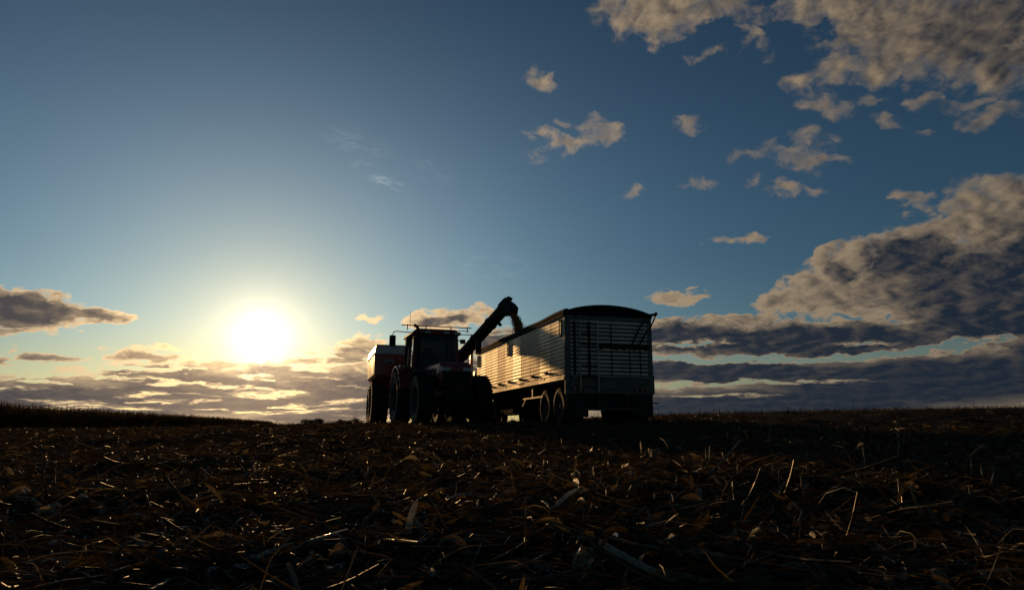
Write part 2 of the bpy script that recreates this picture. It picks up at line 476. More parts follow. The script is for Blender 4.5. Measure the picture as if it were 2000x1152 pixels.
# ------------------------------------------------------------------ field: soil sheet
def build_soil():
    ys = [-30, -20, -12, -7, -4, -2, -1]
    y = -.5
    while y < 900: ys.append(y); y += max(.09, y * .016)
    us = np.concatenate([np.linspace(-3.2, -1.2, 14)[:-1], np.linspace(-1.2, 1.2, 260), np.linspace(1.2, 3.2, 14)[1:]])
    Y = np.repeat(np.array(ys), len(us)); X = np.tile(us, len(ys)) * (np.abs(Y) * .95 + 2.2)
    Z = ground(X, Y)
    nx, ny = len(us), len(ys)
    i = (np.arange(ny - 1)[:, None] * nx + np.arange(nx - 1)[None]).ravel()
    F = np.stack([i, i + 1, i + 1 + nx, i + nx], 1)
    m = bpy.data.materials.new('soil'); m.use_nodes = True
    nt = m.node_tree; N = Net(nt); b = nt.nodes['Principled BSDF']
    tc = N.n('ShaderNodeTexCoord').outputs['Object']
    n1 = N.noise(tc, 9.0, 8, .7); n2 = N.noise(tc, 1.3, 4, .6)
    c = N.mix(N.mr(n1, .35, .7), (.008, .0055, .0035, 1), (.034, .023, .013, 1))
    c = N.mix(N.mr(n2, .45, .7), c, (.02, .0135, .008, 1))
    nt.links.new(c, b.inputs['Base Color']); b.inputs['Roughness'].default_value = .95
    b.inputs['Specular IOR Level'].default_value = .04
    bp = N.n('ShaderNodeBump'); bp.inputs['Strength'].default_value = 1.0; bp.inputs['Distance'].default_value = .05
    nt.links.new(n1, bp.inputs['Height']); nt.links.new(bp.outputs[0], b.inputs['Normal'])
    o = mesh_np('ground', np.stack([X, Y, Z], 1), F, m, smooth=True)
    o['kind'] = 'structure'


def mesh_np(name, V, F, mat, smooth=False, tint=None):
    me = bpy.data.meshes.new(name)
    n, k = F.shape
    me.vertices.add(len(V)); me.vertices.foreach_set('co', np.ascontiguousarray(V, np.float32).ravel())
    me.loops.add(n * k); me.loops.foreach_set('vertex_index', np.ascontiguousarray(F, np.int32).ravel())
    me.polygons.add(n); me.polygons.foreach_set('loop_start', np.arange(0, n * k, k, dtype=np.int32))
    me.update(calc_edges=True)
    if tint is not None:
        at = me.attributes.new('tint', 'FLOAT', 'POINT'); at.data.foreach_set('value', np.ascontiguousarray(tint, np.float32))
    if smooth: me.polygons.foreach_set('use_smooth', np.ones(n, bool))
    me.materials.append(mat); me.validate()
    o = bpy.data.objects.new(name, me); COL.objects.link(o)
    return o


def residue_material(name, ramp, trans=.34, gloss=.28, rough=.48):
    """dry maize leaf and stalk: each piece has its own natural colour, lets some light through and shines a little"""
    m = bpy.data.materials.new(name); m.use_nodes = True
    nt = m.node_tree; N = Net(nt); nt.nodes.remove(nt.nodes['Principled BSDF'])
    at = N.n('ShaderNodeAttribute', attribute_name='tint', attribute_type='GEOMETRY')
    cr = N.n('ShaderNodeValToRGB'); e = cr.color_ramp.elements
    for i, (p, c) in enumerate(ramp):
        q = e[i] if i < 2 else e.new(p)
        q.position = p; q.color = (*c, 1)
    nt.links.new(at.outputs['Fac'], cr.inputs[0])
    tc = N.n('ShaderNodeTexCoord').outputs['Object']
    f = N.mr(N.noise(tc, 26.0, 5, .65), .35, .7, .6, 1.1)
    c = N.v('SCALE', cr.outputs[0], scale=f)
    d = N.n('ShaderNodeBsdfPrincipled'); nt.links.new(c, d.inputs['Base Color'])
    d.inputs['Specular Tint'].default_value = (1.0, .82, .6, 1); d.inputs['Roughness'].default_value = rough; d.inputs['Specular IOR Level'].default_value = gloss
    t = N.n('ShaderNodeBsdfTranslucent'); nt.links.new(N.v('MULTIPLY', c, (1.0, .88, .58)), t.inputs[0])
    mx = N.n('ShaderNodeMixShader'); mx.inputs[0].default_value = trans
    nt.links.new(d.outputs[0], mx.inputs[1]); nt.links.new(t.outputs[0], mx.inputs[2])
    nt.links.new(mx.outputs[0], nt.nodes['Material Output'].inputs[0])
    return m


DRY = [(0.0, (.020, .013, .006)), (.35, (.055, .038, .018)), (.7, (.14, .10, .052)), (.9, (.33, .25, .15)), (1.0, (.56, .49, .35))]


def strips(C, L, W, yaw, pitch, curl, roll, segs=5, shape=.75):
    """curved, tapered leaf strips; C (n,3) is the foot of each"""
    n = len(C)
    P = np.zeros((n, segs + 1, 3)); T = np.zeros((n, segs + 1, 3))
    cur = C.astype(float).copy()
    hx, hy = np.cos(yaw), np.sin(yaw)
    for i in range(segs + 1):
        a = pitch + curl * (i / segs - .35)
        t = np.stack([hx * np.cos(a), hy * np.cos(a), np.sin(a)], 1)
        T[:, i] = t; P[:, i] = cur
        cur = cur + t * (L / segs)[:, None]
    side = np.stack([-hy, hx, np.zeros(n)], 1)
    V = np.zeros((n, segs + 1, 3, 3))
    for i in range(segs + 1):
        s = i / segs
        up = np.cross(T[:, i], side)
        r = roll * (1 + .8 * (s - .5))
        wv = side * np.cos(r)[:, None] + up * np.sin(r)[:, None]
        nv = up * np.cos(r)[:, None] - side * np.sin(r)[:, None]
        w = W * .5 * (math.sin(math.pi * (.12 + .86 * s)) ** shape if s < 1 else .06)
        w1 = w * rng.uniform(.65, 1.25, n); w2 = w * rng.uniform(.65, 1.25, n)
        V[:, i, 0] = P[:, i] - wv * w1[:, None]; V[:, i, 2] = P[:, i] + wv * w2[:, None]
        V[:, i, 1] = P[:, i] + wv * ((w2 - w1) * .4)[:, None] - nv * (w * .42)[:, None]
    V = V.reshape(-1, 3)
    b = (np.arange(n)[:, None, None] * (segs + 1) * 3 + np.arange(segs)[None, :, None] * 3 + np.arange(2)[None, None])
    F = np.stack([b, b + 1, b + 4, b + 3], -1).reshape(-1, 4)
    return V, F


def stalks(C, L, rad, yaw, pitch, sides=6, bend=None):
    n = len(C); bend = np.zeros(n) if bend is None else bend
    ts = np.array([0, .30, .32, .36, .68, .70, .74, 1.0]); bulge = np.array([1, .95, 1.22, .95, .9, 1.15, .9, .82])
    V = np.zeros((n, len(ts), sides, 3))
    for i, t in enumerate(ts):
        a = pitch + bend * (t - .3)
        d = np.stack([np.cos(yaw) * np.cos(a), np.sin(yaw) * np.cos(a), np.sin(a)], 1)
        sd = np.stack([-np.sin(yaw), np.cos(yaw), np.zeros(n)], 1); up = np.cross(d, sd)
        p = C + d * (L * t)[:, None]
        for k in range(sides):
            q = 2 * math.pi * k / sides
            V[:, i, k] = p + (sd * math.cos(q) + up * math.sin(q)) * (rad * bulge[i])[:, None]
    V = V.reshape(-1, 3); m = len(ts)
    base = np.arange(n)[:, None, None] * m * sides + np.arange(m - 1)[None, :, None] * sides
    k = np.arange(sides)[None, None]; k2 = (k + 1) % sides
    F = np.stack([base + k, base + k2, base + sides + k2, base + sides + k], -1).reshape(-1, 4)
    return V, F


def scatter(n, y0, y1, spread=.98, extra=1.6, power=1.0):
    """points over the wedge of field in front of the camera, as dense near y0 as near y1"""
    u = rng.random(n)
    y = np.sqrt(y0 * y0 + u * (y1 * y1 - y0 * y0)) if power == 1.0 else y0 * (y1 / y0) ** u
    x = rng.uniform(-1, 1, n) * (y * spread + extra)
    # far right made darker by thinning its litter, in place of shade
    bare = np.clip((x / y - .12) / .3, 0, 1) * np.clip((y - 11) / 8, 0, 1)
    k = rng.random(n) < bare * .93
    x = np.where(k, -np.abs(x) * .9, x)
    return x, y


def clear_of(x, y):
    return np.ones(len(x), bool)


def patchy(x, y):
    return .5 + .5 * np.sin(1.9 * x + 1.3 * np.sin(.9 * y)) * np.sin(2.3 * y + .8 * np.sin(1.7 * x))


def build_residue():
    Vs, Fs, Ts = [], [], []
    off = 0
    def put(V, F, tint, per):
        nonlocal off
        Vs.append(V); Fs.append(F + off); off += len(V); Ts.append(np.repeat(tint, per))
    def tints(n, a=1.6, b=2.6): return np.clip(rng.beta(a, b, n), 0, 1)
    # (count, near, far, size factor)
    for n, y0, y1, k in ((38000, 1.7, 6.5, 1.0), (40000, 6, 14, 1.1), (24000, 13, 28, 1.4), (10000, 26, 60, 2.0)):
        x, y = scatter(n, y0, y1)
        h = patchy(x, y)
        L = rng.gamma(2.4, .05, n) * k + .04; W = rng.uniform(.005, .024, n) * k
        pitch = rng.normal(.0, .11, n); up = rng.random(n) < .012; pitch[up] = rng.uniform(.2, 1.0, up.sum())
        z = ground(x, y) + rng.uniform(0, .05, n) * k * (.5 + h)
        yaw = rng.uniform(0, 6.283, n); yaw = np.where(rng.random(n) < .55, rng.normal(0.25, .5, n) + math.pi * rng.integers(0, 2, n), yaw)
        V, F = strips(np.stack([x, y, z], 1), L, W, yaw, pitch, rng.normal(-.12, .5, n), rng.normal(0, .6, n), 5 if k < 1.3 else 3)
        put(V, F, tints(n), (6 if k < 1.3 else 4) * 3)
        m = n // 6
        x, y = scatter(m, y0, y1)
        pitch = rng.normal(.0, .08, m); up = rng.random(m) < .02; pitch[up] = rng.uniform(.3, 1.1, up.sum())
        SL = (rng.gamma(2.5, .07, m) + .07) * np.where(up, .45, 1)
        V, F = stalks(np.stack([x, y, ground(x, y) + rng.uniform(.005, .05, m)], 1), SL, rng.uniform(.005, .011, m) * k ** .5, rng.uniform(0, 6.283, m), pitch, 6, rng.normal(0, .12, m))
        put(V, F, tints(m, 2.0, 2.4), 8 * 6)
        m = n // 9                                             # husks: short, broad, cupped
        x, y = scatter(m, y0, y1)
        V, F = strips(np.stack([x, y, ground(x, y) + rng.uniform(.01, .06, m)], 1), rng.uniform(.07, .2, m) * k, rng.uniform(.02, .055, m) * k ** .5, rng.uniform(0, 6.283, m), rng.normal(.08, .25, m), rng.normal(-.6, .9, m), rng.normal(0, .9, m), 5, .8)
        put(V, F, tints(m, 2.2, 2.0), 18)
        m = n // 2                                             # thin torn fibres
        x, y = scatter(m, y0, y1)
        V, F = strips(np.stack([x, y, ground(x, y) + rng.uniform(.02, .07, m) * k ** .5], 1), rng.gamma(2.5, .07, m) + .04, rng.uniform(.002, .007, m) * k, rng.uniform(0, 6.283, m), rng.normal(.06, .22, m), rng.normal(-.2, .8, m), rng.normal(0, .8, m), 3, .3)
        put(V, F, np.clip(tints(m) + .12, 0, 1), 12)
        m = n                                                  # chaff
        x, y = scatter(m, y0, y1)
        V, F = strips(np.stack([x, y, ground(x, y) + rng.uniform(.0, .05, m)], 1), rng.uniform(.02, .09, m) * k, rng.uniform(.006, .02, m) * k, rng.uniform(0, 6.283, m), rng.normal(.05, .35, m), rng.normal(0, .5, m), rng.normal(0, .9, m), 2, .6)
        put(V, F, tints(m), 9)
    V = np.concatenate(Vs); F = np.concatenate(Fs); T = np.concatenate(Ts)
    o = mesh_np('corn_residue', V, F, residue_material('dry_maize_litter', DRY), smooth=True, tint=T)
    tag(o, 'dry brown litter of maize leaves, husks and stalk bits over the harvested field', 'crop residue', kind='stuff')


def build_far_stubble():
    """short cut stubble standing in rows on the rise at right, seen against the sky"""
    n = 30000
    y = rng.uniform(44, 165, n); x = rng.uniform(-.12, 1.05, n) * y
    x = np.round(x / .76) * .76 + rng.normal(0, .06, n)
    L = rng.gamma(4, .055, n) + .05
    V, F = strips(np.stack([x, y, ground(x, y) - .02], 1), L, rng.uniform(.02, .05, n), rng.uniform(0, 6.283, n), rng.uniform(1.0, 1.57, n), rng.normal(0, .5, n), rng.normal(0, .5, n), 2, .4)
    o = mesh_np('distant_stubble', V, F, residue_material('stubble_stem', DRY, .25, .3), smooth=True, tint=np.repeat(rng.beta(1.5, 3, n), 9))
    tag(o, 'short cut maize stubble in rows on the dark rise at the horizon', 'stubble', kind='stuff')


def build_standing_corn():
    """the uncut maize: an edge that runs away from the left"""
    a, b = np.array([-41.0, 50.0]), np.array([-97.0, 282.0])
    back = np.array([-.97, -.23])
    n = 9000
    s = rng.random(n) ** 1.5 * 1.12 - .12
    depth = np.floor(rng.random(n) ** 1.3 * 12) * .76
    p = a + (b - a) * s[:, None] + back * depth[:, None] + rng.normal(0, .1, (n, 2))
    z = land(p[:, 0], p[:, 1])
    H = rng.normal(2.15, .16, n)
    Vs, Fs, Ts, off = [], [], [], 0
    base = np.stack([p[:, 0], p[:, 1], z - .05], 1)
    V, F = strips(base, H, np.full(n, .05), rng.uniform(0, 6.28, n), rng.normal(1.53, .05, n), np.zeros(n), rng.uniform(0, 3, n), 2, .2)
    Vs.append(V); Fs.append(F); off += len(V); Ts.append(np.repeat(rng.uniform(.2, .6, n), 9))
    for k in range(8):                                      # leaves, top ones upright as tassels
        h = (k + .6) / 8.2 * H
        q = base + np.stack([np.zeros(n), np.zeros(n), h], 1)
        top = k >= 7
        L = rng.uniform(.3, .5, n) if top else rng.uniform(.45, .8, n)
        V, F = strips(q, L, rng.uniform(.03, .05, n) if top else rng.uniform(.06, .1, n), rng.uniform(0, 6.28, n), rng.uniform(1.0, 1.5, n) if top else rng.normal(.55, .25, n),
                      rng.normal(-.3, .2, n) if top else rng.normal(-1.7, .4, n), rng.normal(0, .5, n), 3, .6)
        Vs.append(V); Fs.append(F + off); off += len(V); Ts.append(np.repeat(rng.uniform(0, .8, n), 12))
    m = residue_material('ripe_maize', [(0, (.05, .040, .014)), (.5, (.12, .08, .03)), (1.0, (.24, .16, .065))], .5, .25, .6)
    o = mesh_np('standing_corn', np.concatenate(Vs), np.concatenate(Fs), m, smooth=True, tint=np.concatenate(Ts))
    tag(o, 'uncut field of ripe brown maize standing along the left horizon', 'maize crop', kind='stuff')


def build_tree(x, y, width, height, label, seed):
    r = np.random.default_rng(seed)
    zb = float(land(x, y)) - .3
    t = thing('tree', label, 'tree', (x, y, zb), group='trees on the far horizon')
    b = MB().tube([(0, 0, 0), (.1, 0, height * .25), (.0, .1, height * .55)], [.28, .2, .1], 8)
    for k in range(6):
        a = r.uniform(0, 6.28); b.tube([(0, 0, height * r.uniform(.2, .4)), (math.cos(a) * width * .3, math.sin(a) * width * .2, height * r.uniform(.5, .8))], [.12, .03], 6)
    b.build('trunk', BARK, t)
    C = []
    for k in range(26):
        a, q = r.uniform(0, 6.28), math.sqrt(r.random())
        cx, cy = math.cos(a) * q * width * .42, math.sin(a) * q * width * .3
        cz = height * (.28 + .52 * r.random() * (1 - .55 * q * q))
        m = 130
        d = r.normal(0, 1, (m, 3)); d /= np.linalg.norm(d, axis=1)[:, None]
        C.append(np.array([cx, cy, cz]) + d * (r.random((m, 1)) ** .4) * np.array([width * .13, width * .13, height * .16]))
    C = np.concatenate(C); n = len(C)
    V, F = strips(C, r.uniform(.3, .6, n), r.uniform(.2, .4, n), r.uniform(0, 6.28, n), r.normal(0, .7, n), r.normal(0, .5, n), r.normal(0, 1, n), 2, .6)
    o = mesh_np('crown', V, F, LEAF, tint=np.repeat(r.random(n), 9))
    o.parent = t


def leaf_piece(L, W, pitch, curl, roll, segs=10, shape=.6, V0=(0, 0, 0)):
    one = lambda v: np.array([float(v)])
    return strips(np.array([V0], float), one(L), one(W), one(0), one(pitch), one(curl), one(roll), segs, shape)


def piece_object(name, parts, mat, tint, loc, rz, parent=None):
    Vs, Fs, off = [], [], 0
    for V, F in parts:
        Vs.append(V); Fs.append(F + off); off += len(V)
    V = np.concatenate(Vs)
    o = mesh_np(name, V, np.concatenate(Fs), mat, smooth=True, tint=np.full(len(V), tint))
    o.location = loc; o.rotation_euler = (0, 0, rz)
    if parent: o.parent = parent
    return o


def build_stubs():
    """single cut stubs and big leaves that can be told apart in the foreground"""
    one = lambda v: np.array([float(v)])
    protos = []
    for k in range(5):
        r = np.random.default_rng(40 + k)
        stem = stalks(np.zeros((1, 3)), one(.30 + .05 * k), one(.011), one(0), one(1.45 - .12 * k), 7, one(.15))
        lv = [leaf_piece(r.uniform(.18, .34), r.uniform(.03, .05), r.uniform(.7, 1.3), r.uniform(-1.6, -.5), r.uniform(-.6, .6), 7, .6, (0, 0, .05 + .05 * j)) for j in range(2)]
        protos.append((stem, lv))
    lit = residue_material('stub_rind', DRY, .15, .6, .32)
    spots = [(1320, 880, 40), (1345, 935, 45), (1385, 930, 48), (1432, 872, 30), (1497, 880, 42), (1553, 890, 30), (1582, 890, 26), (1602, 870, 34), (1630, 905, 46), (1660, 880, 30), (1700, 875, 52),
             (1715, 905, 36), (1745, 915, 44), (1772, 905, 52), (1840, 920, 34), (1875, 940, 40), (1895, 950, 40), (1935, 975, 48), (1520, 985, 70), (1440, 1000, 50), (1355, 985, 42), (1580, 995, 30),
             (1760, 1020, 56), (1830, 1050, 50), (1640, 1075, 62), (1900, 1010, 44), (1250, 900, 30), (1190, 905, 30), (1060, 880, 26), (990, 870, 24), (882, 880, 36), (940, 935, 34), (745, 905, 54), (690, 890, 24),
             (585, 925, 26), (620, 985, 40), (480, 930, 26), (380, 960, 28), (250, 930, 24), (150, 975, 34), (1960, 870, 30), (1985, 860, 30), (1410, 850, 22), (1480, 850, 20), (1800, 870, 26), (1150, 860, 22)]
    for i, (px, py, hp) in enumerate(spots):
        g = on_ground(px, py)
        dist = g.length
        if dist > 16: continue
        k = hp / 1333 * dist / .36
        stem, lv = protos[i % 5]
        o = piece_object('corn_stub', [stem], lit, random.uniform(.35, .85), (g.x, g.y, g.z - .02), random.uniform(0, 6.28))
        o.scale = (max(.6, min(k, 1.15)),) * 3
        tag(o, 'short cut maize stub standing up out of the field litter', 'corn stub', group='cut corn stubs standing in the field')
        for L in lv: piece_object('leaf', [L], lit, random.uniform(.2, .8), (0, 0, 0), random.uniform(0, 6.28), o)
    pale = residue_material('pale_rind', DRY, .12, .9, .22)
    def hero(name, label, cat, px, py, parts, tint, rz, lift=.02):
        g = on_ground(px, py)
        o = piece_object(name, parts, pale, tint, (g.x, g.y, g.z + lift), R(rz))
        tag(o, label, cat)
        return o
    o = hero('corn_stalk', 'thick pale jointed stalk lying at the bottom edge with split leaves on top', 'corn stalk', 1330, 1160,
             [stalks(np.zeros((1, 3)), one(.36), one(.015), one(0), one(.16), 9, one(.1))], .97, 130, .03)
    piece_object('leaf', [leaf_piece(.26, .035, -.35, .5, .5)], pale, .8, (.33, 0, .06), R(200), o)
    piece_object('leaf', [leaf_piece(.2, .03, .5, -1.2, .2)], pale, .7, (.34, 0, .06), R(150), o)
    hero('corn_leaf', 'bright shiny bent leaf catching the sun in the middle of the litter below the trailer', 'corn leaf', 1068, 1015,
         [leaf_piece(.27, .026, .55, -.5, .5), leaf_piece(.2, .02, .3, -.3, .6, 8, .6, (.03, .04, -.02))], 1.0, 35)
    hero('corn_husk', 'crumpled whitish husk at the bottom edge below the trailer', 'corn husk', 1125, 1140,
         [leaf_piece(.13, .055, .9, -1.4, .3, 8, .6), leaf_piece(.12, .045, 1.2, -1.0, -.5, 8, .6, (.01, .02, 0)), leaf_piece(.11, .04, .7, -1.5, 1.2, 8, .6, (0, -.02, 0))], .92, 40)
    hero('corn_leaf', 'long pale leaf lying aslant near the bottom edge left of centre', 'corn leaf', 440, 1128, [leaf_piece(.34, .045, .2, -.2, .5), stalks(np.array([[.25, 0, .05]]), one(.3), one(.008), one(.1), one(.1))], 1.0, 50)
    hero('corn_leaf', 'upright shiny leaf tip in the litter left below the tractor', 'corn leaf', 795, 1065, [leaf_piece(.19, .035, 1.25, -.7, .4)], 1.0, 60)
    hero('corn_leaf', 'big arching leaf folded over the litter below the tractor', 'corn leaf', 850, 1080, [leaf_piece(.36, .04, 1.1, -2.4, .2, 12), stalks(np.zeros((1, 3)), one(.2), one(.009), one(2.6), one(.5))], .72, -20)
    hero('corn_stalk', 'thin bare stalk leaning up to the right, below the trailer end', 'corn stalk', 1372, 943, [stalks(np.zeros((1, 3)), one(.42), one(.009), one(0), one(.62), 7, one(.1))], .8, 15)
    hero('corn_stalk', 'bent stalk with a drooping top standing at the far right of the litter', 'corn stalk', 1850, 930, [stalks(np.zeros((1, 3)), one(.5), one(.009), one(0), one(.32), 7, one(-.2)), leaf_piece(.3, .03, -.9, .2, .3, 8, .6, (.46, 0, .14))], .6, 5)
    hero('corn_cob', 'pale yellow cob half buried in the litter at the left edge', 'corn cob', 55, 1008, [stalks(np.zeros((1, 3)), one(.15), one(.024), one(0), one(.15), 10)], .95, 10)
    hero('corn_husk', 'small glinting husk beside the yellow cob at left', 'corn husk', 100, 1015, [leaf_piece(.12, .06, .6, -1.0, .5, 8, .5)], 1.0, 100)
    hero('corn_husk', 'folded husk with a lit upper rim right of the shiny bent leaf', 'corn husk', 1365, 1000, [leaf_piece(.15, .05, .9, -1.2, .9, 8, .6), leaf_piece(.13, .045, 1.2, -1.0, -.3, 8, .5)], .85, 70)
    hero('corn_husk', 'tall cupped husk standing among the cut stubs at right', 'corn husk', 1480, 905, [leaf_piece(.26, .055, 1.3, -1.6, .3, 9, .6)], .7, 200)

# ------------------------------------------------------------------ materials of the machines
BARK = material('bark', (.05, .035, .025), .9)
LEAF = residue_material('far_leaves', [(0, (.02, .025, .008)), (.6, (.05, .05, .018)), (1.0, (.09, .075, .03))], .3, .3, .6)
RED = material('red_paint', (.30, .015, .013), .45, noise=(.20, .014, .011), coat=.12, scale=2.5)
RED2 = material('dusty_red_paint', (.36, .026, .019), .4, noise=(.25, .035, .022), coat=.5, scale=2.0)
GREYP_GLEAM = material('pale_grey_paint_and_sun_gleam', (.62, .57, .52), .4, noise=(.50, .45, .40), coat=.3, scale=3)
BLACK = material('black_paint', (.013, .013, .013), .65, spec=.2, noise=(.03, .027, .024), scale=4)
STEEL = material('dark_steel', (.05, .048, .046), .5, metal=.7, noise=(.03, .022, .016), scale=5)
RUBBER = material('rubber', (.018, .017, .016), .8, spec=.3, noise=(.05, .038, .025), scale=3, bump=.3)
ALU = material('ribbed_aluminium', (.42, .375, .31), .44, metal=.8, noise=(.30, .265, .215), scale=1.6, seam=.985)
ALU2 = material('dull_aluminium', (.30, .27, .23), .5, metal=.6, noise=(.19, .165, .135), scale=2.2)
FRAME = material('grimy_rear_frame', (.13, .12, .105), .55, metal=.4, noise=(.07, .062, .052), scale=2.5)
SLAT = material('weathered_slats', (.82, .72, .56), .5, metal=.0, noise=(.62, .53, .40), scale=1.5)
CHROME = material('chrome', (.7, .69, .68), .16, metal=1.0)
TARP = material('black_tarpaulin', (.010, .010, .011), .85, spec=.12, bump=.6, scale=2)
RIMW = material('dusty_rim_paint', (.085, .07, .06), .7, noise=(.05, .04, .032), scale=4)
LAMP = material('clear_lamp_lens', (.35, .35, .36), .12, spec=.8)
AMBER = material('amber_lens', (.30, .09, .01), .2)
REDL = material('red_lens', (.20, .01, .01), .2)
WHITE = material('white_decal', (.62, .60, .56), .45)
SEATM = material('seat_cloth', (.05, .04, .04), .9)
GRAIN = material('maize_kernels', (.34, .13, .045), .6)
MIRRORM = material('mirror_glass', (.6, .6, .6), .05, metal=1.0)


def glass_material():
    m = bpy.data.materials.new('tinted_cab_glass'); m.use_nodes = True
    nt = m.node_tree; N = Net(nt); nt.nodes.remove(nt.nodes['Principled BSDF'])
    t = N.n('ShaderNodeBsdfTransparent'); t.inputs[0].default_value = (.05, .056, .055, 1)
    g = N.n('ShaderNodeBsdfGlossy'); g.inputs['Roughness'].default_value = .06
    f = N.n('ShaderNodeFresnel'); f.inputs[0].default_value = 1.5
    mx = N.n('ShaderNodeMixShader')
    nt.links.new(N.m('MULTIPLY', f.outputs[0], .6), mx.inputs[0]); nt.links.new(t.outputs[0], mx.inputs[1]); nt.links.new(g.outputs[0], mx.inputs[2])
    nt.links.new(mx.outputs[0], nt.nodes['Material Output'].inputs[0])
    return m


GLASS = glass_material()


def add_wheel(parent, c, radius, width, side, lugs=0, rim_mat=None, rim_r=.56, name='wheel'):
    """hub disc as the wheel, with its tyre and rim as sub-parts; side = +1 when the dished face looks to +X"""
    rr = radius * rim_r
    h = MB().lathe([(-.02, 0), (-.02, rr * .92), (.02, rr * .92), (.04, rr * .5), (.10, rr * .34), (.11, 0)] if side > 0 else
                   [(.02, 0), (.02, rr * .92), (-.02, rr * .92), (-.04, rr * .5), (-.10, rr * .34), (-.11, 0)], n=28)
    for k in range(8):
        a = k * math.pi / 4
        h.tube([(side * .03, math.cos(a) * rr * .42, math.sin(a) * rr * .42), (side * .075, math.cos(a) * rr * .42, math.sin(a) * rr * .42)], .018, 6)
    wh = h.build(name, rim_mat or RIMW, parent, smooth=True)
    wh.location = c
    w2 = width / 2
    t = MB()
    if lugs:
        body = radius - .05 * radius
        t.lathe([(-w2 * .78, rr), (-w2 * .98, rr + (body - rr) * .4), (-w2 * .95, body * .95), (-w2 * .7, body), (0, body * 1.012), (w2 * .7, body), (w2 * .95, body * .95), (w2 * .98, rr + (body - rr) * .4), (w2 * .78, rr)], n=56)
        for k in range(lugs):
            for sgn in (-1, 1):
                a = 2 * math.pi * (k + (.5 if sgn > 0 else 0)) / lugs
                M = Matrix.Rotation(a, 4, 'X')
                v = []
                for (x, da) in ((0.0, .0), (sgn * w2 * .99, -.30)):
                    for (q, rad) in ((-.028, body * .985), (.028, body * .985), (.020, radius), (-.020, radius)):
                        rd = rad if abs(x) < .01 or rad < radius else radius * .985
                        p = Matrix.Rotation(da, 4, 'X') @ Vector((x, q * radius, rd))
                        v.append(M @ p)
                t.add(v, [(0, 1, 2, 3), (7, 6, 5, 4), (0, 4, 5, 1), (1, 5, 6, 2), (2, 6, 7, 3), (3, 7, 4, 0)])
    else:
        r = radius
        t.lathe([(-w2 * .8, rr), (-w2, rr + (r - rr) * .45), (-w2 * .96, r * .94), (-w2 * .82, r * .992), (-w2 * .42, r), (-w2 * .40, r * .975), (-w2 * .34, r * .975), (-w2 * .32, r), (-w2 * .06, r), (-w2 * .04, r * .975), (w2 * .04, r * .975), (w2 * .06, r),
                 (w2 * .32, r), (w2 * .34, r * .975), (w2 * .40, r * .975), (w2 * .42, r), (w2 * .82, r * .992), (w2 * .96, r * .94), (w2, rr + (r - rr) * .45), (w2 * .8, rr)], n=56)
    t.build('tyre', RUBBER, wh, smooth=True)
    MB().lathe([(-w2 * .82, rr * 1.02), (-w2 * .82, rr * .93), (-w2 * .5, rr * .88), (w2 * .5, rr * .88), (w2 * .82, rr * .93), (w2 * .82, rr * 1.02), (w2 * .6, rr * 1.0), (-w2 * .6, rr * 1.0)], n=40, closed=True).build('rim', rim_mat or RIMW, wh, smooth=True)
    return wh


def sheet(xs, y0, y1, steps, axis='Y'):
    """thin ribbed sheet from a list of (out, z) points, run along Y (or X)"""
    m = MB()
    n = len(xs)
    if axis == 'Y': v = [(x, y0, z) for x, z in xs] + [(x, y1, z) for x, z in xs]
    else: v = [(y0, x, z) for x, z in xs] + [(y1, x, z) for x, z in xs]
    m.add(v, [(i, i + 1, n + i + 1, n + i) for i in range(n - 1)])
    return m


def ribs(x, z0, z1, pitch, depth, out):
    """stepped plank profile: flat plank, then a narrow groove"""
    p = []; z = z0
    while z < z1 - 1e-4:
        e = min(z + pitch, z1)
        p += [(x, z), (x + out * .004, z + pitch * .45), (x, e - .022), (x - out * depth, e - .018), (x - out * depth, e - .004)]
        z = e
    p.append((x, z1))
    return p


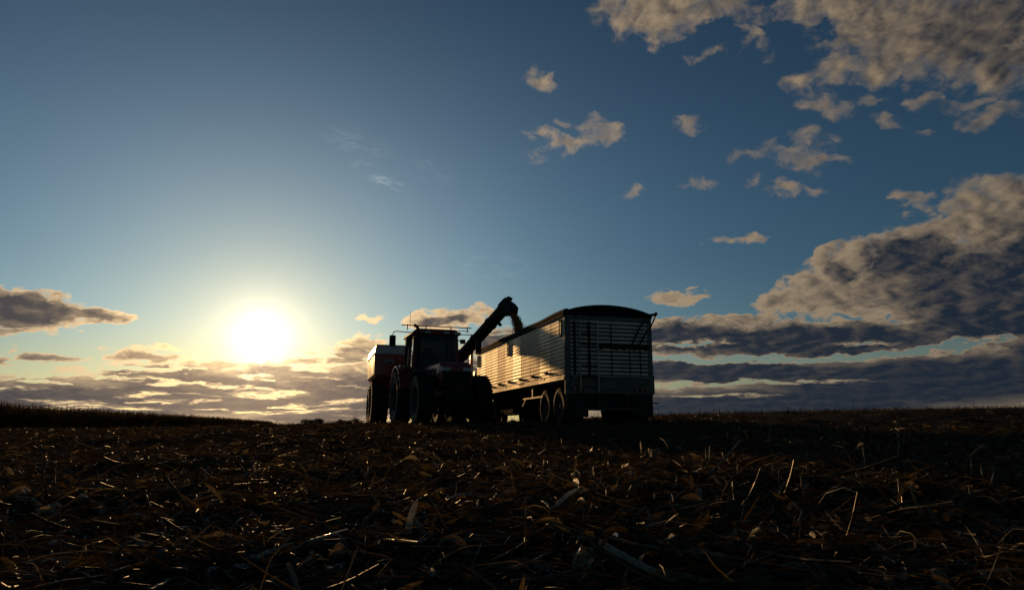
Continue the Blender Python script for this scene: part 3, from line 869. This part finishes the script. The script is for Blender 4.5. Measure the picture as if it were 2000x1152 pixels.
# ------------------------------------------------------------------ grain trailer
def build_trailer():
    L = 10.6
    t = thing('grain_trailer', 'long ribbed aluminium grain trailer seen from its rear corner with a black roll tarp', 'grain trailer', (2.70, 18.96, .70), R(16))
    for s in (-1, 1):
        m = sheet(ribs(s * 1.30, 1.42, 2.95, .109, .012, s), .02, L, 1)
        for k in range(11):                                     # riveted seams
            y = .25 + k * .985
            m.box((s * 1.3, y, 2.185), (.007, .03, 1.52))
        m.box((s * 1.262, L / 2, 2.185), (.02, L - .3, 1.5))
        p = m.build('side_panel', ALU, t)
        r = MB()
        r.prism([(s * 1.25, 1.21), (s * 1.335, 1.21), (s * 1.335, 1.27), (s * 1.322, 1.28), (s * 1.322, 1.345), (s * 1.335, 1.355), (s * 1.335, 1.41), (s * 1.25, 1.425)], .03, L, 'Y')
        r.build('bottom_rail', ALU, t)
        r2 = MB().box((s * 1.255, L / 2, 2.985), (.07, L, .07)).build('top_rail', ALU2, t, bevel=.01)
        for k in range(6):
            y = 1.49 + k * 1.325
            b = MB().box((s * 1.335, y, 1.455), (.06, .13, .05)).prism([(s * 1.31, 1.47), (s * 1.41, 1.47), (s * 1.39, 1.50), (s * 1.31, 1.505)], y - .075, y + .075, 'Y')
            lm = b.build('marker_light', BLACK, t)
            MB().box((s * 1.37, y, 1.45), (.02, .09, .03)).build('lens', AMBER, lm)
        for y in (.30, 5.7, 10.35):                              # step loops near the top edge
            z0, z1, w2 = 2.40, 2.88, .075
            b = MB()
            pts = [(s * 1.325, y - w2, z0 + .05), (s * 1.325, y - w2 * .5, z0), (s * 1.325, y + w2 * .5, z0), (s * 1.325, y + w2, z0 + .05), (s * 1.325, y + w2, z1 - .05), (s * 1.325, y + w2 * .5, z1), (s * 1.325, y - w2 * .5, z1), (s * 1.325, y - w2, z1 - .05), (s * 1.325, y - w2, z0 + .05)]
            b.tube(pts, .016, 6)
            if y > 1: b.tube([(s * 1.325, y - w2, (z0 + z1) / 2), (s * 1.325, y + w2, (z0 + z1) / 2)], .016, 6).box((s * 1.325, y, (z0 + z1) / 2), (.02, .12, .06))
            for zz in (z0 + .03, z1 - .03): b.box((s * 1.31, y, zz), (.04, .03, .03))
            b.build('step_loop', BLACK, t)
        # reflective tape dashes on the rail
        for k in range(5):
            MB().box((s * 1.3245, 2.0 + k * 2.1, 1.312), (.006, .55, .045)).build('reflective_tape', REDL if k % 2 else WHITE, t)
        MB().box((s * 1.24, -.005, 1.93), (.16, .07, 2.24)).build('corner_post', FRAME, t, bevel=.012)
    # rear wall: narrow slats with dark gaps
    m = MB()
    z = 1.34
    while z < 2.83:
        m.prism([(-.015, z + .004), (-.050, z + .016), (-.053, z + .074), (-.015, z + .083)], -1.16, 1.16, 'X')
        z += .109
    m.build('rear_slats', SLAT, t)
    m = MB().box((0, .03, 2.1), (2.32, .02, 1.56)).build('rear_wall', BLACK, t)
    m = MB().box((0, -.02, 1.06), (2.32, .05, .46)).box((0, -.035, .86), (2.36, .04, .08)).box((.35, -.047, 1.1), (1.6, .012, .30))
    m.build('lower_rear_panel', FRAME, t, bevel=.008)
    MB().prism([(-.02, 1.30), (-.13, 1.275), (-.13, 1.30), (-.02, 1.34)], -1.16, 1.16, 'X').build('rear_lip', ALU, t)
    MB().box((0, -.03, 2.90), (2.36, .06, .14)).build('rear_header', FRAME, t, bevel=.008)
    for zz in (.36, ):
        m = MB()
        for x in (-.62, -1.05): m.box((x, -.075, 2.05), (.055, .05, 1.5))
        for x in (.05, .60, .92): m.box((x, -.066, 1.72 if x > .5 else 2.05), (.022, .02, .7 if x > .5 else 1.4))
        m.build('rear_stiffener', BLACK, t)
    m = MB().box((.43, -.09, 2.15), (1.56, .08, .07))
    for x in (-.28, .18, .42, .75, 1.1): m.box((x, -.11, 2.10), (.07, .08, .12))
    m.build('door_bar', BLACK, t, bevel=.006)
    lad = MB()
    for x in (-.93, -.40): lad.box((x, -.17, 1.86), (.045, .03, 1.96)).box((x, -.10, 2.72), (.03, .14, .04)).box((x, -.10, 1.05), (.03, .14, .04))
    lo = lad.build('ladder', ALU, t, bevel=.006)
    for k in range(7): MB().tube([(-.93, -.17, 1.0 + k * .29), (-.40, -.17, 1.0 + k * .29)], .014, 8).build('rung', STEEL, lo, smooth=True)
    m = MB().tube([(.98, -.10, 2.80), (.62, -.11, 2.12)], .022, 8).tube([(1.14, -.10, 2.60), (.84, -.11, 2.12)], .022, 8).tube([(1.22, -.1, 2.9), (.98, -.1, 2.8)], .02, 8)
    m.build('tarp_crank', BLACK, t, smooth=True)
    # arched ends that carry the tarp
    for y, th in ((0.0, .10), (L, .08)):
        arc = [(x, 3.05 + .25 * (1 - (x / 1.36) ** 2) ** .8) for x in np.linspace(-1.34, 1.34, 25)]
        poly = [(-1.34, 2.97)] + arc + [(1.34, 2.97)]
        MB().prism(poly, y - .06, y + th, 'Y').build('end_cap', TARP, t, bevel=.008)
    m = MB().tube([(-1.28, y, 3.06 + .012 * math.sin(y * 2.1)) for y in np.linspace(-.10, L + .1, 24)], .085, 12)
    m.box((-1.28, L / 2, 3.0), (.13, L, .12))
    m.build('rolled_tarp', TARP, t, smooth=True)
    MB().tube([(1.24, -.04, 3.06), (1.42, -.04, 3.09), (1.50, -.04, 3.13)], [.045, .04, .05], 8).tube([(1.48, -.04, 3.10), (1.29, -.04, 2.72)], .022, 8).build('tarp_arm', BLACK, t, smooth=True)
    fw = sheet(ribs(L, 1.25, 2.95, .2, .02, 1), -1.28, 1.28, 1, 'X').build('front_wall', ALU, t)
    # underframe
    u = MB()
    for s in (-1, 1):
        u.box((s * .45, 2.2, .98), (.10, 4.4, .30))
        u.box((s * .45, 9.4, 1.1), (.10, 2.2, .2))
        u.bar((s * 1.1, .1, 1.0), (s * .45, .9, .95), .06)
        u.box((s * .45, 6.4, 1.14), (.08, 4.0, .12))
    for y in (.12, 1.15, 2.4, 4.2, 8.4, 10.2): u.box((0, y, 1.08), (2.4, .10, .14))
    u.build('underframe', STEEL, t)
    for y0, y1 in ((2.9, 5.9), (5.95, 8.6)):
        ym = (y0 + y1) / 2
        a = [(-1.2, y0, 1.22), (1.2, y0, 1.22), (1.2, y1, 1.22), (-1.2, y1, 1.22)]
        b = [(-.35, ym - .4, .55), (.35, ym - .4, .55), (.35, ym + .4, .55), (-.35, ym + .4, .55)]
        hp = MB().loft(b, a).build('hopper', STEEL, t)
        MB().box((0, ym, .52), (.9, 1.0, .06)).tube([(.45, ym, .52), (1.2, ym, .56)], .02, 6).build('slide_gate', STEEL, hp)
    MB().add([(-1.2, .3, 1.23), (1.2, .3, 1.23), (1.2, 2.9, .9), (-1.2, 2.9, .9)], [(0, 1, 2, 3)]).build('rear_slope', STEEL, t)
    b = MB().box((-1.24, 3.08, 1.0), (.05, .09, .34)).box((-1.26, 3.05, .83), (.03, 2.0, .045)).bar((-1.26, 3.75, .82), (-1.26, 4.1, .60), .035)
    b.build('chute_linkage', ALU2, t)
    for s in (-1, 1):
        m = MB().box((s * 1.02, 8.67, 1.02), (.16, .14, .40)).box((s * 1.02, 8.67, .62), (.11, .10, .6)).box((s * 1.02, 8.67, .30), (.28, .28, .04))
        for k in range(4): m.box((s * 1.02, 8.67, .84 - k * .08), (.13, .12, .03))
        m.build('landing_leg', ALU2, t)
    for y in (.62, 1.83):
        MB().tube([(-1.2, y, .5), (1.2, y, .5)], .065, 10).box((-.45, y, .66), (.12, .5, .22)).box((.45, y, .66), (.12, .5, .22)).build('axle', STEEL, t, smooth=True)
        for s in (-1, 1):
            add_wheel(t, (s * 1.14, y, .5), .51, .27, s, rim_mat=RIMW)
            add_wheel(t, (s * .83, y, .5), .51, .27, -s, rim_mat=STEEL)
        for s in (-1, 1): pass
    for s in (-1, 1):
        MB().box((s * .97, -.02, .50), (.62, .012, .60)).box((s * .97, -.01, .82), (.66, .05, .04)).build('mudflap', RUBBER, t)
        tl = MB()
        for k in range(3): tl.lathe([(0, .055), (.0, .0)], n=4)
        for k in range(3):
            x = s * (1.08 - k * .16)
            q = MB().tube([(x, -.062, .96), (x, -.085, .96)], .055, 14)
            q.build('tail_light', REDL, t, smooth=True)
    MB().box((0, .08, .68), (2.5, .02, .30)).box((0, .10, .50), (2.4, .05, .10)).build('rear_apron', BLACK, t)
    m = MB().box((0, .0, .42), (2.0, .08, .09))
    for x in (-.34, .5): m.box((x, .01, .64), (.07, .06, .38))
    m.build('rear_bumper', STEEL, t)
    m = MB().tube([(1.30, .1, 1.36), (1.39, .08, 1.36), (1.39, .08, .86), (1.30, .1, .84)], .014, 6).tube([(1.32, .1, 1.08), (1.40, .08, 1.08)], .02, 6)
    m.tube([(1.20, .1, .80), (1.27, .09, .60), (1.50, .05, .585)], .016, 6).box((1.42, .05, .585), (.16, .05, .025)).bar((1.27, .1, .62), (1.12, .2, .40), .06)
    m.build('side_step', BLACK, t)


# ------------------------------------------------------------------ tractor
def build_tractor():
    t = thing('tractor', 'dark red farm tractor with a square cab facing the camera', 'tractor', (-3.0, 24.9, .70), R(199))
    MB().box((0, .1, .95), (.75, 1.6, .75)).box((0, 1.7, .92), (.62, 2.4, .55)).box((0, 3.2, .95), (.6, 1.6, .42)).build('chassis', STEEL, t, bevel=.03)
    def sec(y, wt, wb, zb, zs, zt):
        return [(-wb, y, zb), (wb, y, zb), (wt, y, zs), (wt * .93, y, zt - .07), (wt * .72, y, zt), (-wt * .72, y, zt), (-wt * .93, y, zt - .07), (-wt, y, zs)]
    h = MB().loft(sec(3.78, .53, .50, 1.12, 1.45, 1.94), sec(1.05, .55, .55, 1.18, 1.5, 2.03))
    h.loft(sec(3.98, .50, .47, 1.15, 1.42, 1.83), sec(3.781, .53, .50, 1.12, 1.45, 1.94))
    hood = h.build('hood', RED, t, bevel=.02)
    g = MB().box((0, 3.985, 1.40), (.86, .03, .44))
    for k in range(9): g.box((0, 4.003, 1.22 + k * .045), (.80, .012, .015))
    g.build('grille', BLACK, t)
    for s in (-1, 1):
        MB().box((s * .33, 3.99, 1.69), (.28, .05, .11)).build('headlight', LAMP, t, bevel=.012)
        m = MB()
        for k in range(7): m.box((s * .548, 2.4 + k * .14, 1.62), (.014, .09, .3))
        m.build('side_vent', BLACK, t)
    MB().box((0, 4.2, .88), (.9, .34, .36)).box((0, 4.05, 1.06), (.62, .14, .1)).build('front_weights', BLACK, t, bevel=.03)
    # cab
    c = MB()
    for s in (-1, 1):
        c.bar((s * .80, 1.02, 1.45), (s * .74, .98, 3.14), .07, .09); c.bar((s * .82, .15, 1.45), (s * .77, .15, 3.14), .06, .07); c.bar((s * .80, -.62, 1.75), (s * .75, -.60, 3.14), .08, .09)
        c.box((s * .80, .2, 1.42), (.08, 1.66, .12))
    c.box((0, 1.02, 1.48), (1.56, .08, .12)).box((0, -.62, 1.72), (1.6, .08, .14)).box((0, .2, 1.36), (1.5, 1.6, .08))
    c.build('cab_frame', RED, t)
    ro = MB().box((0, .2, 3.19), (1.72, 1.98, .12)).box((0, .2, 3.29), (1.60, 1.84, .10), taper=.9).build('roof', RED, t, bevel=.05)
    for x in (-.68, -.34, .34, .68): MB().box((x, 1.19, 3.20), (.2, .03, .09)).build('roof_light', LAMP, ro, bevel=.01)
    MB().add([(-.73, 1.03, 1.54), (.73, 1.03, 1.54), (.70, .995, 3.12), (-.70, .995, 3.12)], [(0, 1, 2, 3)]).build('windscreen', GLASS, t)
    MB().add([(-.74, -.63, 1.8), (.74, -.63, 1.8), (.71, -.61, 3.12), (-.71, -.61, 3.12)], [(0, 1, 2, 3)]).build('rear_window', GLASS, t)
    for s in (-1, 1):
        MB().add([(s * .805, .98, 1.5), (s * .805, .19, 1.5), (s * .755, .19, 3.12), (s * .752, .95, 3.12)], [(0, 1, 2, 3)]).build('cab_door', GLASS, t)
        MB().add([(s * .805, .11, 1.5), (s * .805, -.56, 1.8), (s * .765, -.55, 3.12), (s * .77, .11, 3.12)], [(0, 1, 2, 3)]).build('side_window', GLASS, t)
        # rear fender
        f = MB()
        arc = [(1.12 * math.cos(a), .95 + 1.14 * math.sin(a)) for a in np.linspace(R(15), R(150), 12)]
        for q, w_ in zip(zip(arc, arc[1:]), range(11)):
            (y0, z0), (y1, z1) = q
            f.add([(s * .72, y0, z0), (s * 1.26, y0, z0), (s * 1.26, y1, z1), (s * .72, y1, z1), (s * .72, y0 * .97, z0 - .03), (s * 1.26, y0 * .97, z0 - .05), (s * 1.26, y1 * .97, z1 - .05), (s * .72, y1 * .97, z1 - .03)],
                  [(0, 1, 2, 3), (7, 6, 5, 4), (0, 4, 5, 1), (1, 5, 6, 2), (2, 6, 7, 3), (3, 7, 4, 0)])
        f.prism([(y, z) for y, z in arc] + [(-.9, 1.2), (.9, 1.2)], s * .70, s * .735, 'X')
        f.build('fender', RED, t)
        MB().box((s * 1.12, .62, 2.03), (.16, .1, .1)).build('fender_light', AMBER, t, bevel=.01)
        st = MB()
        for k in range(3): st.box((s * .88, 1.22, .62 + k * .3), (.30, .3, .03))
        st.box((s * .75, 1.22, .92), (.03, .3, .72)); st.tube([(s * .86, 1.12, 1.3), (s * .86, 1.12, 2.4)], .015, 6)
        st.build('step', BLACK, t)
        # mirrors on their long arms
        mr = MB().tube([(s * .76, 1.0, 3.18), (s * 1.42, 1.02, 3.20), (s * 1.52, 1.02, 3.17), (s * 1.54, 1.02, 3.05)], .016, 8).build('mirror_arm', BLACK, t, smooth=True)
        MB().box((s * 1.54, 1.02, 2.87), (.22, .07, .38)).build('mirror', BLACK, mr, bevel=.03)
    MB().box((.98, 1.05, 2.82), (.22, .16, .32)).box((.84, 1.03, 2.98), (.2, .05, .05)).tube([(.80, 1.03, 2.4), (.95, 1.04, 2.7)], .015, 6).build('work_light', BLACK, t, bevel=.02)
    MB().box((-.95, 1.05, 2.93), (.18, .12, .15)).box((-.83, 1.03, 2.96), (.14, .04, .04)).build('work_light', BLACK, t, bevel=.02)
    m = MB().tube([(.70, 1.30, 1.7), (.70, 1.30, 2.9)], .085, 14).tube([(.70, 1.30, 2.88), (.70, 1.30, 3.22), (.73, 1.22, 3.36), (.80, 1.10, 3.43)], .055, 12)
    m.build('exhaust_pipe', BLACK, t, smooth=True)
    m = MB().box((0, 1.1, 3.42), (2.5, .04, .03))
    for x in (-1.1, -.5, .4, 1.05): m.box((x, 1.1, 3.355), (.03, .03, .13 if abs(x) < .8 else .2))
    m.box((-.7, 1.1, 3.30), (.95, .03, .02))
    m.build('roof_rail', BLACK, t)
    MB().tube([(.92, .9, 3.4), (.92, .9, 3.95)], .006, 5).build('antenna', BLACK, t)
    s = MB().box((0, -.1, 1.85), (.56, .52, .16)).box((0, -.36, 2.28), (.54, .14, .74)).box((0, -.1, 1.6), (.3, .3, .4)).box((0, -.38, 2.74), (.3, .1, .2))
    s.build('seat', SEATM, t, bevel=.04)
    sw = MB()
    pts = [(.2 * math.cos(a), .52 + .12 * math.sin(a), 2.20 + .15 * math.sin(a)) for a in np.linspace(0, 2 * math.pi, 25)]
    sw.tube(pts, .016, 6).tube([(0, .85, 1.5), (0, .52, 2.20)], .04, 8).bar((-.19, .52, 2.2), (.19, .52, 2.2), .03)
    sw.build('steering_wheel', BLACK, t)
    MB().box((0, .85, 1.85), (.5, .2, .5)).build('dashboard', BLACK, t, bevel=.03)
    MB().box((-.50, .1, 1.95), (.22, .5, .5)).build('armrest', BLACK, t, bevel=.03)
    MB().tube([(-1.0, 0, .98), (1.0, 0, .98)], .12, 12).build('rear_axle', STEEL, t, smooth=True)
    MB().box((0, 3.25, .78), (1.7, .2, .2)).build('front_axle', STEEL, t, bevel=.03)
    for s_ in (-1, 1):
        add_wheel(t, (s_ * 1.02, 0, .98), 1.0, .56, s_, 22, RIMW)
        add_wheel(t, (s_ * .93, 3.25, .78), .80, .50, s_, 20, RIMW)
        fm = MB()
        arc = [(3.25 + .90 * math.cos(a), .80 + .90 * math.sin(a)) for a in np.linspace(R(60), R(165), 9)]
        for (y0, z0), (y1, z1) in zip(arc, arc[1:]):
            fm.bar((s_ * .93, y0, z0), (s_ * .93, y1, z1), .46, .02)
        if s_ > 0: fm.build('front_mudguard', BLACK, t)


# ------------------------------------------------------------------ grain cart with its unloading auger
def build_cart():
    loc, rz = Vector((-4.33, 29.7, .78)), R(196)
    t = thing('grain_cart', 'red grain cart with a raised unloading auger reaching over the trailer', 'grain cart', loc, rz)
    W = Matrix.Translation(loc) @ Matrix.Rotation(rz, 4, 'Z'); Wi = W.inverted()
    y0, y1 = -2.05, 1.56
    # hopper body: high to the cart's right, falling to the auger sump on the other side
    upper = [(1.74, 1.96), (1.74, 2.80), (.27, 2.80), (.42, 2.45), (-.10, 2.12), (-1.45, 2.05), (-1.45, 1.75)]
    b = MB().prism(upper, y0, y1, 'Y')
    b.loft([(.75, y0 + .9, 1.0), (.75, y1 - .6, 1.0), (-.9, y1 - .6, 1.0), (-.9, y0 + .9, 1.0)], [(1.73, y0 + .002, 1.958), (1.73, y1 - .002, 1.958), (-1.44, y1 - .002, 1.748), (-1.44, y0 + .002, 1.748)])
    body = b.build('hopper_body', RED2, t, bevel=.015)
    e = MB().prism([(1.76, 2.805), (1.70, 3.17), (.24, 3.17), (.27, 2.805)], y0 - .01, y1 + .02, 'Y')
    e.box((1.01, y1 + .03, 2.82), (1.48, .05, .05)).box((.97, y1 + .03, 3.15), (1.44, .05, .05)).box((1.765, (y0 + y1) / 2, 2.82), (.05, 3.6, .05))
    e.build('side_board', GREYP_GLEAM, t, bevel=.008)
    for k in range(5): MB().box((1.752, y0 + .35 + k * .72, 2.38), (.03, .06, .80)).build('side_rib', RED2, t)
    MB().box((1.747, (y0 + y1) / 2, 2.38), (.016, 3.58, .80)).build('side_panel', GREYP_GLEAM, t)  # pale sheet over the red side; its colour imitates the sun's white gleam
    # oval badge with its letters on the front
    n = 32
    ov = MB().prism([(1.16 + .20 * math.cos(a), 2.48 + .115 * math.sin(a)) for a in np.linspace(0, 2 * math.pi, n, endpoint=False)], y1 + .004, y1 + .014, 'Y')
    badge = ov.build('badge', WHITE, t)
    inner = MB().prism([(1.16 + .175 * math.cos(a), 2.48 + .092 * math.sin(a)) for a in np.linspace(0, 2 * math.pi, n, endpoint=False)], y1 + .0145, y1 + .018, 'Y').build('badge_field', BLACK, badge)
    cu = bpy.data.curves.new('lettering', 'FONT'); cu.body = 'J&M'; cu.size = .17; cu.align_x = 'CENTER'; cu.align_y = 'CENTER'; cu.extrude = .002
    tmp = bpy.data.objects.new('lettering_source', cu); COL.objects.link(tmp)
    bpy.context.view_layer.update()
    me = bpy.data.meshes.new_from_object(tmp.evaluated_get(bpy.context.evaluated_depsgraph_get()))
    bpy.data.objects.remove(tmp)
    me.materials.clear(); me.materials.append(WHITE)
    lt = bpy.data.objects.new('lettering', me); COL.objects.link(lt); lt.parent = badge
    lt.location = (1.16, y1 + .022, 2.48); lt.rotation_euler = (R(90), 0, R(180))
    # running gear
    MB().box((0, 0, .95), (2.4, .2, .2)).box((0, -1.9, .8), (2.4, .2, .2)).box((0, -.9, 1.0), (.25, 2.4, .2)).build('axle_beam', STEEL, t)
    MB().bar((.5, 1.3, .95), (0, 3.6, .72), .14).bar((-.5, 1.3, .95), (0, 3.6, .72), .14).box((0, 3.75, .70), (.12, .4, .08)).build('tongue', RED2, t)
    for s in (-1, 1):
        add_wheel(t, (s * 1.40, 0, .93), .95, .72, s, 20, RIMW)
        add_wheel(t, (s * 1.42, -1.9, .78), .80, .60, s, 18, RIMW)
    # auger
    B = Wi @ Vector((-.29, 25.5, 5.06)); A = Wi @ Vector((-2.09, 27.8, 3.45)); A2 = A + (A - B) * .42
    d = (B - A).normalized()
    rad = .235
    low = MB().tube([A2, A2 + d * .6], rad * 1.25, 18).box(A2 - d * .1 - Vector((0, 0, .45)), (.6, .6, 1.0)).build('auger_base', RED2, t, smooth=True)
    au = MB().tube([A2 + d * .5, B], rad, 20)
    for q in (.05, .36, .7): 
        p = A + (B - A) * q
        au.tube([p - d * .035, p + d * .035], rad * 1.12, 20)
    auger = au.build('auger_tube', BLACK, t, smooth=True)
    hz = Vector((d.x, d.y, 0)).normalized()
    side = Vector((0, 0, 1)).cross(hz)
    def q(f, up, sd): return B + hz * f + Vector((0, 0, up)) + side * sd
    sp = MB()
    prof = [(-.20, .12), (.02, .26), (.22, .26), (.46, .12), (.64, -.06), (.58, -.27), (.44, -.38), (.12, -.22), (-.06, -.30)]
    sp.loft([q(f, u, -.19) for f, u in prof], [q(f, u, .19) for f, u in prof])
    sp.build('spout', BLACK, t, bevel=.02)
    c = MB()
    for f, u, s_ in ((-.14, .24, .10), (.06, .33, .12), (.24, .36, .10)): c.tube([q(f, u - .10, -.1), q(f + .03, u, 0), q(f + .06, u - .06, .12)], s_ * .75, 8)
    c.build('drive_cover', BLACK, t, smooth=True)
    p = A + (B - A) * .90 - Vector((0, 0, .38))
    lg = MB().tube([p + Vector((0, 0, .16)), p], .018, 6).tube([p - side * .03 + Vector((0, 0, -.02)), p + side * .06 - Vector((0, 0, .06))], .065, 10)
    lg.build('auger_light', BLACK, t, smooth=True)
    p = A + (B - A) * .40 - Vector((0, 0, .36)) + hz * .08
    MB().box(p, (.20, .24, .46)).build('hinge_box', BLACK, t, bevel=.05)
    MB().tube([A2 + d * .3 - Vector((0, 0, .35)), A + (B - A) * .3 - Vector((0, 0, .26))], .035, 8).build('lift_cylinder', STEEL, t, smooth=True)
    return W @ q(.51, -.30, 0)


def build_grain_stream(p):
    """maize falling from the spout into the trailer"""
    r = np.random.default_rng(3)
    n = 12000
    T = .62 * r.random(n) ** .75
    vx, vy = .80, -.35
    s = .055 + .20 * T
    C = np.stack([p.x + vx * T + r.normal(0, 1, n) * s * .8, p.y + vy * T + r.normal(0, 1, n) * s * .8, p.z - .5 * T - 4.9 * T * T + r.normal(0, .03, n)], 1)
    T = T * 1.0
    V0 = np.array([(0, 0, 1), (1, 0, 0), (0, 1, 0), (-1, 0, 0), (0, -1, 0), (0, 0, -1)]) * np.array([.011, .008, .014])
    F0 = np.array([(0, 1, 2), (0, 2, 3), (0, 3, 4), (0, 4, 1), (5, 2, 1), (5, 3, 2), (5, 4, 3), (5, 1, 4)])
    k = (r.random(n) * .7 + .9)[:, None, None]
    V = (C[:, None] + V0[None] * k).reshape(-1, 3)
    F = (np.arange(n)[:, None, None] * 6 + F0[None]).reshape(-1, 3)
    o = mesh_np('falling_grain', V, F, GRAIN)
    tag(o, 'stream of maize kernels pouring from the auger spout into the trailer', 'grain', kind='stuff')


# ------------------------------------------------------------------ the truck that pulls the trailer, mostly hidden behind the tractor
def build_truck():
    base = Vector((2.70, 18.96, 0)); fw = Vector((-math.sin(R(16)), math.cos(R(16)), 0))
    p = base + fw * 10.0
    t = thing('semi_truck', 'low red day cab truck hitched to the trailer behind the tractor with upright exhaust stacks', 'truck', (p.x, p.y, .72), R(16))
    u = MB()
    for s in (-1, 1): u.box((s * .42, 2.4, .85), (.09, 6.6, .26))
    u.box((0, .4, 1.03), (.9, .9, .08)).build('frame', STEEL, t)
    c = MB().box((0, 3.05, 1.45), (2.2, 1.5, 1.0)).box((0, 3.0, 2.15), (2.1, 1.3, .6), taper=.9)
    c.build('cab', RED, t, bevel=.06)
    MB().box((0, 4.75, 1.25), (1.5, 1.95, .85), taper=.92).build('hood', RED, t, bevel=.08)
    MB().add([(-.88, 3.68, 1.95), (.88, 3.68, 1.95), (.84, 3.60, 2.36), (-.84, 3.60, 2.36)], [(0, 1, 2, 3)]).build('windscreen', GLASS, t)
    MB().add([(-.85, 2.33, 1.95), (.85, 2.33, 1.95), (.82, 2.36, 2.36), (-.82, 2.36, 2.36)], [(0, 1, 2, 3)]).build('rear_window', GLASS, t)
    MB().box((0, 5.75, 1.2), (1.2, .06, .7)).build('grille', CHROME, t)
    MB().box((0, 5.85, .62), (2.3, .14, .3)).build('bumper', CHROME, t, bevel=.02)
    for s in (-1, 1):
        MB().tube([(s * 1.2, 2.1, 1.0), (s * 1.2, 2.1, 1.6)], .11, 14).tube([(s * 1.2, 2.1, 1.6), (s * 1.2, 2.1, 3.3), (s * 1.2, 2.03, 3.42)], .075, 14).build('exhaust_stack', CHROME, t, smooth=True)
        MB().box((s * 1.12, 2.45, 1.9), (.06, .2, .5)).tube([(s * 1.12, 2.4, 1.5), (s * 1.12, 2.4, 2.4)], .03, 8).build('air_cleaner', RED, t)
        MB().tube([(s * .95, 2.0, .75), (s * .95, 3.6, .75)], .3, 18).build('fuel_tank', CHROME, t, smooth=True)
        MB().box((s * .85, 5.72, 1.15), (.3, .08, .2)).build('headlight', LAMP, t, bevel=.02)
        mr = MB().bar((s * 1.05, 3.6, 2.0), (s * 1.3, 3.65, 2.05), .03).build('mirror_arm', BLACK, t)
        MB().box((s * 1.32, 3.66, 2.05), (.14, .05, .4)).build('mirror', BLACK, mr)
        add_wheel(t, (s * 1.02, 5.0, .5), .51, .28, s, rim_mat=CHROME)
        for y in (-.6, .65):
            add_wheel(t, (s * 1.12, y, .5), .51, .27, s, rim_mat=CHROME); add_wheel(t, (s * .81, y, .5), .51, .27, -s, rim_mat=STEEL)
        MB().loft([(s * .7, 4.3, .9), (s * 1.2, 4.3, .9), (s * 1.2, 4.45, 1.15), (s * .7, 4.45, 1.15)], [(s * .7, 5.75, .9), (s * 1.2, 5.75, .9), (s * 1.2, 5.6, 1.15), (s * .7, 5.6, 1.15)]).build('fender', RED, t, bevel=.05)


# ------------------------------------------------------------------ put it all together
build_soil()
build_trailer()
build_tractor()
SPOUT = build_cart()
build_grain_stream(SPOUT)
build_truck()
build_standing_corn()
build_far_stubble()
build_tree(-122, 430, 18, 7.5, 'broad bushy tree clump on the skyline just right of the end of the uncut maize', 1)
build_tree(-109, 440, 9, 6.0, 'small low tree on the skyline left of the grain cart', 2)
build_tree(-98, 430, 14, 6.6, 'uneven dark tree on the skyline nearest to the grain cart', 3)
build_residue()
build_stubs()
